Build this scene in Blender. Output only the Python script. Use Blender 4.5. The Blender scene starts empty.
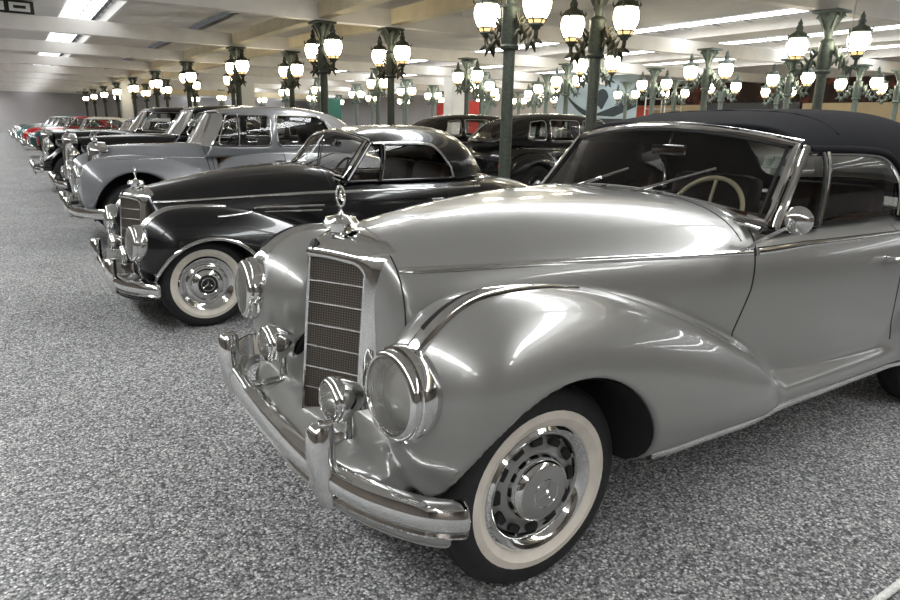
import bpy, bmesh, math, random
import numpy as np
from mathutils import Vector, Matrix
random.seed(7); rng = np.random.default_rng(7)
C = bpy.context.scene.collection
R = math.radians
# ------------------------------------------------------------------ materials
def mat(name, col, rough=.5, metal=0., coat=0., coat_rough=.05, emis=None, es=0., alpha=1., spec=.5, trans=0.):
    m = bpy.data.materials.new(name); m.use_nodes = True
    b = m.node_tree.nodes['Principled BSDF']; i = b.inputs
    i['Base Color'].default_value = (*col, 1); i['Roughness'].default_value = rough; i['Metallic'].default_value = metal
    i['Coat Weight'].default_value = coat; i['Coat Roughness'].default_value = coat_rough
    i['Specular IOR Level'].default_value = spec; i['Transmission Weight'].default_value = trans
    if emis: i['Emission Color'].default_value = (*emis, 1); i['Emission Strength'].default_value = es
    i['Alpha'].default_value = alpha
    return m
def noisy(m, scale=8, amt=.12, bump=0., detail=6, coord='Object', dist=.01):
    """break the flat base colour up with a noise and optionally a bump"""
    nt = m.node_tree; b = nt.nodes['Principled BSDF']; n = nt.nodes
    tc = n.new('ShaderNodeTexCoord'); nz = n.new('ShaderNodeTexNoise'); nz.inputs['Scale'].default_value = scale; nz.inputs['Detail'].default_value = detail
    nt.links.new(tc.outputs[coord], nz.inputs['Vector'])
    cr = n.new('ShaderNodeValToRGB'); c = b.inputs['Base Color'].default_value
    cr.color_ramp.elements[0].position = .3; cr.color_ramp.elements[1].position = .7
    cr.color_ramp.elements[0].color = (*[v*(1-amt) for v in c[:3]], 1); cr.color_ramp.elements[1].color = (*[min(1, v*(1+amt)) for v in c[:3]], 1)
    nt.links.new(nz.outputs[0], cr.inputs[0]); nt.links.new(cr.outputs[0], b.inputs['Base Color'])
    if bump:
        bp = n.new('ShaderNodeBump'); bp.inputs['Strength'].default_value = bump; bp.inputs['Distance'].default_value = dist
        nt.links.new(nz.outputs[0], bp.inputs['Height']); nt.links.new(bp.outputs[0], b.inputs['Normal'])
    return m
def glassmat(name, tint=(.6, .63, .62), dens=.35):
    m = bpy.data.materials.new(name); m.use_nodes = True; nt = m.node_tree; n = nt.nodes; n.clear()
    o = n.new('ShaderNodeOutputMaterial'); t = n.new('ShaderNodeBsdfTransparent'); g = n.new('ShaderNodeBsdfGlossy'); mx = n.new('ShaderNodeMixShader')
    f = n.new('ShaderNodeFresnel'); f.inputs['IOR'].default_value = 1.52
    t.inputs['Color'].default_value = (*[1-dens*(1-v) for v in tint], 1); g.inputs['Roughness'].default_value = .02
    nt.links.new(f.outputs[0], mx.inputs[0]); nt.links.new(t.outputs[0], mx.inputs[1]); nt.links.new(g.outputs[0], mx.inputs[2]); nt.links.new(mx.outputs[0], o.inputs[0])
    return m
# ------------------------------------------------------------------ mesh helpers
class MB:
    def __init__(s): s.v = []; s.f = []
    def add(s, V, F):
        o = len(s.v); s.v += [tuple(map(float, p)) for p in V]; s.f += [tuple(int(i)+o for i in q) for q in F]; return s
    def box(s, c, d, rot=None, bev=0.):
        bm = bmesh.new(); bmesh.ops.create_cube(bm, size=1)
        for v in bm.verts: v.co = Vector((v.co.x*d[0], v.co.y*d[1], v.co.z*d[2]))
        if bev: bmesh.ops.bevel(bm, geom=bm.edges[:], offset=bev, segments=2, affect='EDGES', profile=.6)
        M = (rot.to_4x4() if rot else Matrix.Identity(4))
        bm.verts.index_update()
        s.add([(M @ v.co) + Vector(c) for v in bm.verts], [[v.index for v in f.verts] for f in bm.faces]); bm.free(); return s
    def lathe(s, prof, o=(0, 0, 0), ax=(0, 0, 1), n=32, sx=1., up=None, cap=False):
        """prof: list of (radius, height along the axis)"""
        a = Vector(ax).normalized(); u = Vector(up) if up else (Vector((0, 0, 1)) if abs(a.z) < .9 else Vector((1, 0, 0)))
        u = (u - a*u.dot(a)).normalized(); w = a.cross(u); o = Vector(o); V = []; F = []
        for r, h in prof:
            for k in range(n):
                t = 2*math.pi*k/n; V.append(o + a*h + u*(r*math.cos(t)) + w*(r*sx*math.sin(t)))
        for i in range(len(prof)-1):
            for k in range(n):
                k2 = (k+1) % n; F.append((i*n+k, i*n+k2, (i+1)*n+k2, (i+1)*n+k))
        if cap and prof[0][0] > 1e-5: F.append(tuple(range(n-1, -1, -1)))
        if cap and prof[-1][0] > 1e-5: F.append(tuple((len(prof)-1)*n+k for k in range(n)))
        return s.add(V, F)
    def tube(s, P, r, n=8, closed=False, flat=None, cap=True):
        """sweep a circle (or ellipse r x flat) along P; r may be a list"""
        P = [Vector(p) for p in P]; N = len(P); rs = r if hasattr(r, '__len__') else [r]*N
        T = []
        for i in range(N):
            a = P[(i-1) % N] if closed or i else P[0]; b = P[(i+1) % N] if closed or i < N-1 else P[-1]
            t = (b-a); T.append(t.normalized() if t.length > 1e-9 else Vector((0, 0, 1)))
        u = T[0].orthogonal().normalized(); V = []; F = []
        if abs(T[0].z) < .95: u = (Vector((0, 0, 1)) - T[0]*T[0].z).normalized()
        for i in range(N):
            u = (u - T[i]*u.dot(T[i])); u = u.normalized() if u.length > 1e-6 else T[i].orthogonal().normalized()
            w = T[i].cross(u)
            for k in range(n):
                a = 2*math.pi*k/n; V.append(P[i] + u*(rs[i]*math.cos(a)) + w*((rs[i] if flat is None else flat)*math.sin(a)))
        m = N if closed else N-1
        for i in range(m):
            j = (i+1) % N
            for k in range(n):
                k2 = (k+1) % n; F.append((i*n+k, i*n+k2, j*n+k2, j*n+k))
        if not closed and cap: F += [tuple(range(n-1, -1, -1)), tuple((N-1)*n+k for k in range(n))]
        return s.add(V, F)
    def strip(s, P, Nn, w, h, seg=6, sink=.3):
        """half-round moulding lying on a surface: P points, Nn surface normals, w half width(s), h height(s)"""
        P = [Vector(p) for p in P]; Nn = [Vector(q).normalized() for q in Nn]; N = len(P); V = []; F = []
        ws = w if hasattr(w, '__len__') else [w]*N; hs = h if hasattr(h, '__len__') else [h]*N
        for i in range(N):
            t = (P[min(i+1, N-1)]-P[max(i-1, 0)]).normalized(); b = Nn[i].cross(t).normalized()
            for k in range(seg+1):
                a = math.pi*k/seg; V.append(P[i] + b*(ws[i]*math.cos(a)) + Nn[i]*(hs[i]*math.sin(a) - sink*hs[i]))
        for i in range(N-1):
            for k in range(seg):
                q = i*(seg+1)+k; F.append((q, q+1, q+seg+2, q+seg+1))
            q = i*(seg+1); F.append((q+seg, q, q+seg+1, q+2*seg+1))
        F += [tuple(range(seg, -1, -1)), tuple((N-1)*(seg+1)+k for k in range(seg+1))]
        return s.add(V, F)
    def grid(s, G, flip=False):
        """G[i][j] points -> quads"""
        n = len(G); m = len(G[0]); F = []
        for i in range(n-1):
            for j in range(m-1):
                q = (i*m+j, i*m+j+1, (i+1)*m+j+1, (i+1)*m+j); F.append(q[::-1] if flip else q)
        return s.add([p for r in G for p in r], F)
    def sphere(s, c, r, n=16, m=10):
        r = r if hasattr(r, '__len__') else (r, r, r); V = [(c[0], c[1], c[2]-r[2])]; F = []
        for i in range(1, m):
            t = math.pi*i/m - math.pi/2
            for k in range(n):
                a = 2*math.pi*k/n; V.append((c[0]+r[0]*math.cos(t)*math.cos(a), c[1]+r[1]*math.cos(t)*math.sin(a), c[2]+r[2]*math.sin(t)))
        V.append((c[0], c[1], c[2]+r[2]))
        for k in range(n): F.append((0, 1+(k+1) % n, 1+k)); F.append((len(V)-1, 1+(m-2)*n+k, 1+(m-2)*n+(k+1) % n))
        for i in range(m-2):
            for k in range(n): F.append((1+i*n+k, 1+i*n+(k+1) % n, 1+(i+1)*n+(k+1) % n, 1+(i+1)*n+k))
        return s.add(V, F)
    def build(s, name, m, parent=None, smooth=True, ang=38, mirror=False, solid=0.):
        if mirror:
            n = len(s.v); s.f += [tuple(i+n for i in q[::-1]) for q in s.f]; s.v += [(x, -y, z) for x, y, z in s.v]
        me = bpy.data.meshes.new(name); me.from_pydata(s.v, [], s.f); me.validate()
        bm = bmesh.new(); bm.from_mesh(me); bmesh.ops.recalc_face_normals(bm, faces=bm.faces); bm.to_mesh(me); bm.free()
        return link(name, me, m, parent, smooth, ang)
def link(name, me, m, parent=None, smooth=True, ang=38):
    for k in (m if isinstance(m, (list, tuple)) else [m]): me.materials.append(k)
    if smooth and len(me.polygons):
        me.polygons.foreach_set('use_smooth', [True]*len(me.polygons))
        if ang: me.set_sharp_from_angle(angle=R(ang))
    o = bpy.data.objects.new(name, me); C.objects.link(o)
    if parent: o.parent = parent
    return o
def rawmesh(name, V, F, m, parent=None, normals=None):
    me = bpy.data.meshes.new(name); F = np.asarray(F)
    me.vertices.add(len(V)); me.vertices.foreach_set('co', np.asarray(V, 'f').ravel())
    k = F.shape[1]; me.loops.add(F.size); me.loops.foreach_set('vertex_index', F.astype('i').ravel())
    me.polygons.add(len(F)); me.polygons.foreach_set('loop_start', np.arange(0, F.size, k, dtype='i'))
    me.update(calc_edges=True)
    o = link(name, me, m, parent, True, 0)
    if normals is not None: me.normals_split_custom_set_from_vertices(normals.tolist())
    return o
def empty(name, loc=(0, 0, 0), rz=0., label=None, cat=None, group=None, scale=1., parent=None):
    o = bpy.data.objects.new(name, None); C.objects.link(o); o.location = loc; o.rotation_euler = (0, 0, rz); o.scale = (scale,)*3; o.empty_display_size = .1
    if parent: o.parent = parent
    tag(o, label, cat, group); return o
def tag(o, label=None, cat=None, group=None, kind=None):
    for k, v in (('label', label), ('category', cat), ('group', group), ('kind', kind)):
        if v: o[k] = v
    return o
def struct(o): o['kind'] = 'structure'; return o
def copy_tree(o, parent=None):
    c = o.copy(); C.objects.link(c)
    if parent: c.parent = parent
    for ch in list(o.children): copy_tree(ch, c)
    return c
# ------------------------------------------------------------------ sculpting field
GX = np.arange(-2, 6, .01)
def prof(keys, sm=.07):
    if not hasattr(keys, '__len__'): return lambda x: np.full(np.shape(x), float(keys))
    k = np.array(keys, float); X, Yv = k[:, 0], k[:, 1]; m = len(X)
    if m > 2:     # natural cubic through the stations
        hh = np.diff(X); A = np.eye(m); r = np.zeros(m)
        for i in range(1, m-1): A[i, i-1:i+2] = hh[i-1], 2*(hh[i-1]+hh[i]), hh[i]; r[i] = 6*((Yv[i+1]-Yv[i])/hh[i]-(Yv[i]-Yv[i-1])/hh[i-1])
        M2 = np.linalg.solve(A, r); g = np.clip(GX, X[0], X[-1]); i = np.clip(np.searchsorted(X, g)-1, 0, m-2); a = X[i+1]-g; b = g-X[i]; q = hh[i]
        v = (M2[i]*a**3+M2[i+1]*b**3)/(6*q)+(Yv[i]/q-M2[i]*q/6)*a+(Yv[i+1]/q-M2[i+1]*q/6)*b
    else: v = np.interp(GX, X, Yv)
    if sm:
        n = int(4*sm/.01); g = np.exp(-.5*(np.arange(-n, n+1)*.01/sm)**2); g /= g.sum()
        v = np.convolve(np.pad(v, n, mode='edge'), g, 'valid')
    return lambda x: np.interp(x, GX, v)
class Loft:
    """a body swept along x with superelliptic sections: half width w, centre yc, top zt, bottom zb, widest at zm"""
    def __init__(s, zt, w, zb=.28, zm=.6, yc=0., n=3., nose=None, tail=None, sm=.07):
        s.zt, s.w, s.zb, s.zm, s.yc, s.n = (prof(q, sm) for q in (zt, w, zb, zm, yc, n)); s.nose, s.tail = nose, tail
    def cap(s, x):
        c = np.ones(np.shape(x))
        if s.nose: x0, L, m = s.nose; t = np.clip((x0+L-x)/L, 0, 1); c = c*np.maximum(1-t**m, 0)**(1/m)
        if s.tail: x1, L, m = s.tail; t = np.clip((x-x1+L)/L, 0, 1); c = c*np.maximum(1-t**m, 0)**(1/m)
        return c
    def f(s, x, y, z):
        c = np.maximum(s.cap(x), .04); zm = s.zm(x); w = s.w(x)*c; ht = np.maximum(s.zt(x)-zm, .01)*c; hb = np.maximum(zm-s.zb(x), .01)*c; n = s.n(x)
        a = np.abs(np.abs(y)-s.yc(x))/w if np.any(s.yc(x)) else np.abs(y)/w
        d = z-zm; b = np.where(d > 0, d/ht, -d/hb)
        q = (np.minimum(a, 40)**n + np.minimum(b, 40)**n)**(1/n)
        g = (q-1)*np.minimum(w, np.minimum(ht, hb))
        if s.nose: g = np.maximum(g, s.nose[0]-x)
        if s.tail: g = np.maximum(g, x-s.tail[0])
        return g
    def yside(s, x, z):
        zm = s.zm(x); h = np.where(z > zm, s.zt(x)-zm, zm-s.zb(x))*s.cap(x); n = s.n(x)
        b = np.clip(np.abs(z-zm)/h, 0, 1); return s.yc(x)+s.w(x)*s.cap(x)*(1-b**n)**(1/n)
def smin(a, b, k):
    h = np.maximum(k-np.abs(a-b), 0)/k; return np.minimum(a, b)-h*h*k*.25
def smax(a, b, k): return -smin(-a, -b, k)
def poly2(P, a, b):
    """signed distance-like field of a convex polygon (counter-clockwise or clockwise)"""
    P = np.array(P, float); c = P.mean(0); d = None
    for i in range(len(P)):
        p, q = P[i], P[(i+1) % len(P)]; t = q-p; n = np.array([t[1], -t[0]])/np.hypot(*t)
        if n @ (c-p) > 0: n = -n
        e = (a-p[0])*n[0]+(b-p[1])*n[1]; d = e if d is None else smax(d, e, .05)
    return d
class Field:
    def __init__(s, lo, hi, h):
        s.h = h; s.lo = np.array(lo, float); n = np.ceil((np.array(hi)-s.lo)/h).astype(int)+1
        s.x = (s.lo[0]+h*np.arange(n[0]))[:, None, None]; s.y = (s.lo[1]+h*np.arange(n[1]))[None, :, None]; s.z = (s.lo[2]+h*np.arange(n[2]))[None, None, :]
        s.shape = tuple(n)
    def norm(s, g):
        g = np.broadcast_to(g, s.shape).astype('f'); G = np.gradient(g, s.h); m0 = np.sqrt(G[1]**2+G[2]**2); m = m0+(np.sqrt(G[0]**2+m0**2)-m0)*np.exp(-(g/.04)**2)
        return g/np.clip(m, .25, 8)
    def loft(s, L): return s.norm(L.f(s.x, s.y, s.z))
    def done(s, D):
        s.D = np.ascontiguousarray(np.broadcast_to(D, s.shape)).astype('f'); s.G = np.gradient(s.D, s.h); return s
    def tri(s, A, P):
        q = (np.asarray(P)-s.lo)/s.h; q = np.clip(q, 0, np.array(s.shape)-1.001); i = q.astype(int); t = q-i; r = 0
        for a in (0, 1):
            for b in (0, 1):
                for c in (0, 1):
                    r = r + A[i[..., 0]+a, i[..., 1]+b, i[..., 2]+c]*np.where(a, t[..., 0], 1-t[..., 0])*np.where(b, t[..., 1], 1-t[..., 1])*np.where(c, t[..., 2], 1-t[..., 2])
        return r
    def grad(s, P): return np.stack([s.tri(g, P) for g in s.G], -1)
    def nrm(s, P): g = s.grad(P); return g/np.maximum(np.linalg.norm(g, axis=-1, keepdims=True), 1e-6)
    def nets(s):
        D = s.D; S = D < 0; n = S.shape; cs = [(a, b, c) for a in (0, 1) for b in (0, 1) for c in (0, 1)]
        cnt = sum(S[a:n[0]-1+a, b:n[1]-1+b, c:n[2]-1+c].astype('u1') for a, b, c in cs); act = (cnt > 0) & (cnt < 8)
        I = np.stack(np.nonzero(act), -1); idx = np.full(act.shape, -1, 'i4'); idx[act] = np.arange(len(I)); acc = np.zeros((len(I), 3)); num = np.zeros(len(I))
        for a in cs:
            for ax in range(3):
                if a[ax]: continue
                b = list(a); b[ax] = 1
                da = D[I[:, 0]+a[0], I[:, 1]+a[1], I[:, 2]+a[2]]; db = D[I[:, 0]+b[0], I[:, 1]+b[1], I[:, 2]+b[2]]
                m = (da < 0) != (db < 0); t = da[m]/(da[m]-db[m]); p = np.tile(np.array(a, float), (m.sum(), 1)); p[:, ax] += t; acc[m] += p; num[m] += 1
        V = s.lo+s.h*(I+acc/num[:, None]); Fs = []
        for ax in range(3):
            a1, a2 = (ax+1) % 3, (ax+2) % 3
            sl0 = [slice(1, -1)]*3; sl0[ax] = slice(0, -1); sl1 = list(sl0); sl1[ax] = slice(1, None)
            A, B = S[tuple(sl0)], S[tuple(sl1)]; m = A != B; q = np.stack(np.nonzero(m), -1); q[:, a1] += 1; q[:, a2] += 1; ins = A[m]
            def cell(d1, d2):
                c = q.copy(); c[:, a1] -= d1; c[:, a2] -= d2; return idx[c[:, 0], c[:, 1], c[:, 2]]
            F = np.stack([cell(1, 1), cell(0, 1), cell(0, 0), cell(1, 0)], -1); F[~ins] = F[~ins][:, ::-1]; Fs.append(F)
        F = np.concatenate(Fs)
        for _ in range(2):
            g = s.grad(V); d = s.tri(s.D, V); st = g*(d/np.maximum((g**2).sum(-1), .05))[:, None]; V = V-np.clip(st, -.6*s.h, .6*s.h)
        return V, F[(F >= 0).all(1)], s.nrm(V)
    def yat(s, x, z, side=-1, y0=1.05, y1=.05):
        """outermost |y| of the surface at (x, z)"""
        ys = np.arange(y0, y1, -.004); d = s.tri(s.D, np.stack([np.full_like(ys, x), side*ys, np.full_like(ys, z)], -1)); k = np.nonzero(d < 0)[0]
        if not len(k): return None
        k = k[0]
        y = ys[k] if k == 0 else ys[k-1]+(ys[k]-ys[k-1])*d[k-1]/(d[k-1]-d[k]); p = np.array([x, side*y, z]); return p, s.nrm(p)
    def zat(s, x, y, z0=1.7, z1=.2):
        zs = np.arange(z0, z1, -.004); d = s.tri(s.D, np.stack([np.full_like(zs, x), np.full_like(zs, y), zs], -1)); k = np.nonzero(d < 0)[0]
        if not len(k): return None
        k = k[0]; z = zs[k] if k == 0 else zs[k-1]+(zs[k]-zs[k-1])*d[k-1]/(d[k-1]-d[k]); p = np.array([x, y, z]); return p, s.nrm(p)
def split(V, F, N, lab, mats, parent, names):
    """one mesh per label, sharing the sculpted normals"""
    out = {}
    for k, nm in names.items():
        m = lab == k
        if not m.any(): continue
        u, inv = np.unique(F[m], return_inverse=True); out[k] = rawmesh(nm, V[u], inv.reshape(-1, 4), mats[k], parent, N[u])
    return out
# ------------------------------------------------------------------ shared materials
CHROME = mat('chrome', (.78, .78, .77), .06, 1.)
CHROME_DULL = mat('brushed_chrome', (.62, .62, .61), .2, 1.)
RUBBER = noisy(mat('tyre_rubber', (.012, .012, .012), .75), 40, .3)
WHITEWALL = noisy(mat('whitewall_rubber', (.66, .60, .52), .6), 14, .07)
WELL = mat('wheel_well_black', (.008, .008, .008), .9)
DARKTRIM = mat('black_trim', (.01, .01, .01), .45)
SEAM = mat('seam_shadow_gap', (.01, .01, .01), .9)
GLASS = glassmat('clear_glass', (.5, .52, .5), .28)
LENS = glassmat('lens_glass', (.9, .9, .86), .3)
def frost(m, col, f):
    nt = m.node_tree; n = nt.nodes; d = n.new('ShaderNodeBsdfDiffuse'); d.inputs[0].default_value = (*col, 1); x = n.new('ShaderNodeMixShader'); x.inputs[0].default_value = f
    o = next(q for q in n if q.type == 'OUTPUT_MATERIAL'); src = o.inputs[0].links[0].from_socket; nt.links.new(src, x.inputs[1]); nt.links.new(d.outputs[0], x.inputs[2]); nt.links.new(x.outputs[0], o.inputs[0])
frost(LENS, (.62, .60, .55), .2)
IVORY = mat('ivory_plastic', (.62, .55, .36), .35)
LEATHER = noisy(mat('dark_leather', (.055, .03, .022), .5), 30, .3)
GREYLEATHER = noisy(mat('grey_leather', (.10, .095, .085), .6), 30, .25)
WOOD = noisy(mat('walnut_wood', (.11, .045, .018), .3), 25, .4)
FABRIC = noisy(mat('black_roof_cloth', (.012, .012, .014), .9, spec=.12), 300, .35, .15, dist=.002)
RUBY = mat('ruby_lens', (.35, .01, .01), .15)
def rib_bump(m, scale, axis=1, strength=.5, dist=.004):
    nt = m.node_tree; n = nt.nodes; tc = n.new('ShaderNodeTexCoord'); w = n.new('ShaderNodeTexWave'); w.bands_direction = 'XYZ'[axis]; w.inputs['Scale'].default_value = scale
    nt.links.new(tc.outputs['Object'], w.inputs[0]); bp = n.new('ShaderNodeBump'); bp.inputs['Strength'].default_value = strength; bp.inputs['Distance'].default_value = dist
    nt.links.new(w.outputs[1], bp.inputs['Height'])
    for q in n:
        if q.type in ('BSDF_GLOSSY', 'BSDF_PRINCIPLED', 'FRESNEL'): nt.links.new(bp.outputs[0], q.inputs['Normal'])
    return m
rib_bump(LENS, 22, 1, .25, .002)
def mesh_mat(name, wire, hole, sy=150, sz=150):
    """woven radiator mesh: light wires over dark holes, in object space"""
    m = mat(name, hole, .5); nt = m.node_tree; n = nt.nodes; b = n['Principled BSDF']
    tc = n.new('ShaderNodeTexCoord'); sp = n.new('ShaderNodeSeparateXYZ'); nt.links.new(tc.outputs['Object'], sp.inputs[0]); w = []
    for o, s in (('Y', sy), ('Z', sz)):
        a = n.new('ShaderNodeMath'); a.operation = 'MULTIPLY'; a.inputs[1].default_value = s; nt.links.new(sp.outputs[o], a.inputs[0])
        f = n.new('ShaderNodeMath'); f.operation = 'FRACT'; nt.links.new(a.outputs[0], f.inputs[0])
        g = n.new('ShaderNodeMath'); g.operation = 'LESS_THAN'; g.inputs[1].default_value = .36; nt.links.new(f.outputs[0], g.inputs[0]); w.append(g)
    mx = n.new('ShaderNodeMath'); mx.operation = 'MAXIMUM'; nt.links.new(w[0].outputs[0], mx.inputs[0]); nt.links.new(w[1].outputs[0], mx.inputs[1])
    mc = n.new('ShaderNodeMixRGB'); mc.inputs[1].default_value = (*hole, 1); mc.inputs[2].default_value = (*wire, 1); nt.links.new(mx.outputs[0], mc.inputs[0]); nt.links.new(mc.outputs[0], b.inputs['Base Color'])
    nt.links.new(mx.outputs[0], b.inputs['Metallic']); return m
GRILLE = mesh_mat('radiator_mesh', (.20, .175, .15), (.015, .013, .011), 110, 110)
def paint(name, col, metal=.0, rough=.3, coat=1.):
    return mat(name, col, rough, metal, coat, .03, spec=.35)
# ------------------------------------------------------------------ sculpted body
def sculpt(sp, root, PM):
    """hull + fenders + roof from lofts; returns fields used to lay trims on"""
    h = sp['h']; lo, hi = sp['box']; Fd = Field(lo, hi, h); x, y, z = Fd.x, Fd.y, Fd.z; ay = np.abs(y)
    H = Fd.loft(sp['hull']); D = H; fend = []
    for L, k in sp['fenders']:
        e = Fd.loft(L); D = smin(D, e, k); fend.append(L)
    for L, k in sp.get('extra', []): D = smin(D, Fd.loft(L), k)
    for xa, za, ra, yin in sp['arches']:
        r = np.sqrt((x-xa)**2+np.maximum(z-za, 0)**2); D = smax(D, -np.maximum(r-ra, yin-ay), .014)
    c0, c1, cw, cz, slope = sp['cabin']
    box = np.maximum(np.maximum(c0-x, x-c1), np.maximum(ay-cw, cz-z)); D = smax(D, -box, .02)
    Fd.done(D); V, F, N = Fd.nets(); c = V[F].mean(1); nf = N[F].mean(1); X, Y, Z = c.T; AY = np.abs(Y)
    lab = np.zeros(len(F), int); hv = sp['hull'].f(X, Y, Z)
    for i, L in enumerate(fend):
        lab[L.f(X, Y, Z) < hv] = 10+2*i
    for k, (a0, a1, b0, b1) in enumerate(sp['doors']): lab[(X > a0) & (X < a1) & (Z > b0) & (Z < b1) & (AY > .4) & ((lab == 0) | (lab >= 30))] = 30+2*k
    hx0, hx1, hz = sp['hood']; lab[(lab == 0) & (X > hx0) & (X < hx1) & (Z > hz)] = 2
    lab[(lab >= 10) & (Y > 0)] += 1
    lab[(X > c0-.02) & (X < c1+.02) & (AY < cw+.02) & (Z > cz-.02) & ~((Z > sp['hull'].zt(X)-.03) & (nf[:, 2] > .6))] = 3
    lab[(Z < sp.get('under', .31)) & (nf[:, 2] < -.8)] = 1
    names = {0: 'body', 1: 'underbody', 2: 'hood', 3: 'cabin_lining'}; mats = {0: PM, 1: WELL, 2: PM, 3: sp.get('lining', GREYLEATHER)}
    for i in range(len(fend)):
        for q in (0, 1): names[10+2*i+q] = ('front_fender', 'rear_fender')[i] if i < 2 else 'fender'; mats[10+2*i+q] = sp.get('fender_paint', PM)
    for k in range(len(sp['doors'])):
        for q in (0, 1): names[30+2*k+q] = 'door'; mats[30+2*k+q] = PM
    parts = split(V, F, N, lab, mats, root, names)
    # dark liners inside the wheel arches
    for xa, za, ra, yin in sp['arches']:
        for sd in (-1, 1):
            G = []; y0 = yin+.012; rr = ra-.004
            pts = [(-1, -(za-.30)*(1-t)) for t in (0, .5)]+[(-math.cos(a), math.sin(a)) for a in np.linspace(0, math.pi, 33)]+[(1, -(za-.30)*t) for t in (.5, 1)]
            for cx, sz_ in pts:
                px, pz = xa+rr*cx, za+(rr*sz_ if sz_ > 0 else sz_); q = Fd.yat(xa+(ra+.016)*cx, za+((ra+.016)*sz_ if sz_ > 0 else sz_), sd)
                yo = (abs(q[0][1]) if q else .6)-.012; yo = max(yo, y0+.02)
                G.append([(px, sd*(yo+(y0-yo)*t), pz) for t in (0, .3, .65, 1)]+[(xa, sd*y0, pz if sz_ < 0 else za)])
            MB().grid(G).build('wheel_well', WELL, root)
    # roof shell
    L = sp['roof']; h2 = sp.get('hr', h); lo2, hi2 = sp['rbox']; Fr = Field(lo2, hi2, h2); x, y, z = Fr.x, Fr.y, Fr.z; ay = np.abs(y)
    q = Fr.loft(L); D = smax(q, -(q+sp.get('thick', .03)), .008); D = np.maximum(D, sp['rcut']-z)
    D = smax(D, sp['wsx'](y, z)-x, .006)
    for P in sp['windows']: D = smax(D, -np.maximum(poly2(P, x, z), .25-ay), .01)
    if sp.get('rearwin'): yw, z0, z1, x0 = sp['rearwin']; D = smax(D, -np.maximum(np.maximum(smax(ay-yw, np.maximum(z0-z, z-z1), .08), x0-x), ay-10), .01)
    Fr.done(D); V, F, N = Fr.nets(); rawmesh('roof', V, F, sp.get('roof_mat', PM), root, N)
    Fq = Field(lo2, hi2, h2); Fq.done(q)
    return Fd, Fq, parts
def ws_outline(sp, n=25, off=0.):
    """boundary of the windscreen: where the roof section meets the screen plane"""
    L = sp['roof']; z0 = sp['wsz0']; pts = []
    def onplane(y, z): return np.array([float(sp['wsx'](y, z)), y, z])
    ztop = float(L.zt(sp['wsx'](0., 1.4)))-.012
    for _ in range(3): ztop = float(L.zt(np.array(float(sp['wsx'](0., ztop))+.03)))-.02
    side = []
    for t in np.linspace(0, 1, n):
        z = z0(0) if callable(z0) else z0; z = z+(ztop-z)*math.sin(t*math.pi/2)**1.0; xx = float(sp['wsx'](.5, z)); side.append((float(L.yside(np.array(max(xx, sp.get('wsmin', -9))), np.array(z)))-off, z))
    side = [(y, z) for y, z in side if y > .02]
    return side, ztop, onplane
def pane(name, P, L, root, inset=.016, ny=8, m=None, n=10, side=1):
    """glass filling the window polygon P=[(x,z)...] (4 corners: bottom front, bottom rear, top rear, top front) on the loft's side"""
    P = [np.array(p, float) for p in P]; G = []
    for i in range(n+1):
        row = []
        for j in range(n+1):
            a, b = i/n, j/n; p = (1-b)*((1-a)*P[0]+a*P[1])+b*((1-a)*P[3]+a*P[2]); yy = float(L.yside(np.array(p[0]), np.array(p[1])))-inset; row.append((p[0], side*yy, p[1]))
        G.append(row)
    b = MB().grid(G); o = b.build(name, m or GLASS, root); return o
def side_curve(L, pts, side, off=.004):
    out = []; nn = []
    for xx, zz in pts:
        yy = float(L.yside(np.array(xx), np.array(zz))); e = .01
        dyx = (float(L.yside(np.array(xx+e), np.array(zz)))-float(L.yside(np.array(xx-e), np.array(zz))))/(2*e); dyz = (float(L.yside(np.array(xx), np.array(zz+e)))-float(L.yside(np.array(xx), np.array(zz-e))))/(2*e)
        n = np.array([-dyx, 1, -dyz]); n /= np.linalg.norm(n); p = np.array([xx, yy, zz])+n*off; out.append((p[0], side*p[1], p[2])); nn.append((n[0], side*n[1], n[2]))
    return out, nn
def dense(P, k=8, closed=False):
    """Catmull-Rom through P"""
    P = [np.array(p, float) for p in P]; n = len(P); out = []
    for i in range(n if closed else n-1):
        a, b, c, d = (P[(i+q) % n] if closed else P[min(max(i+q, 0), n-1)] for q in (-1, 0, 1, 2))
        for t in np.arange(k)/k: out.append(.5*((2*b)+(c-a)*t+(2*a-5*b+4*c-d)*t*t+(3*b-a-3*c+d)*t**3))
    if not closed: out.append(P[-1])
    return out
def rounded(P, r=.05, k=5):
    """polygon with rounded corners, closed list"""
    P = [np.array(p, float) for p in P]; n = len(P); out = []
    for i in range(n):
        a, b, c = P[i-1], P[i], P[(i+1) % n]; u = (a-b)/np.linalg.norm(a-b); v = (c-b)/np.linalg.norm(c-b); q = min(r, .45*np.linalg.norm(a-b), .45*np.linalg.norm(c-b))
        for t in np.linspace(0, 1, k): out.append((1-t)**2*(b+u*q)+2*t*(1-t)*b+t*t*(b+v*q))
    return out
def straight(P, n=12):
    out = []
    for i in range(len(P)-1):
        for t in np.arange(n)/n: out.append(np.array(P[i])*(1-t)+np.array(P[i+1])*t)
    return out+[np.array(P[-1], float)]
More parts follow.
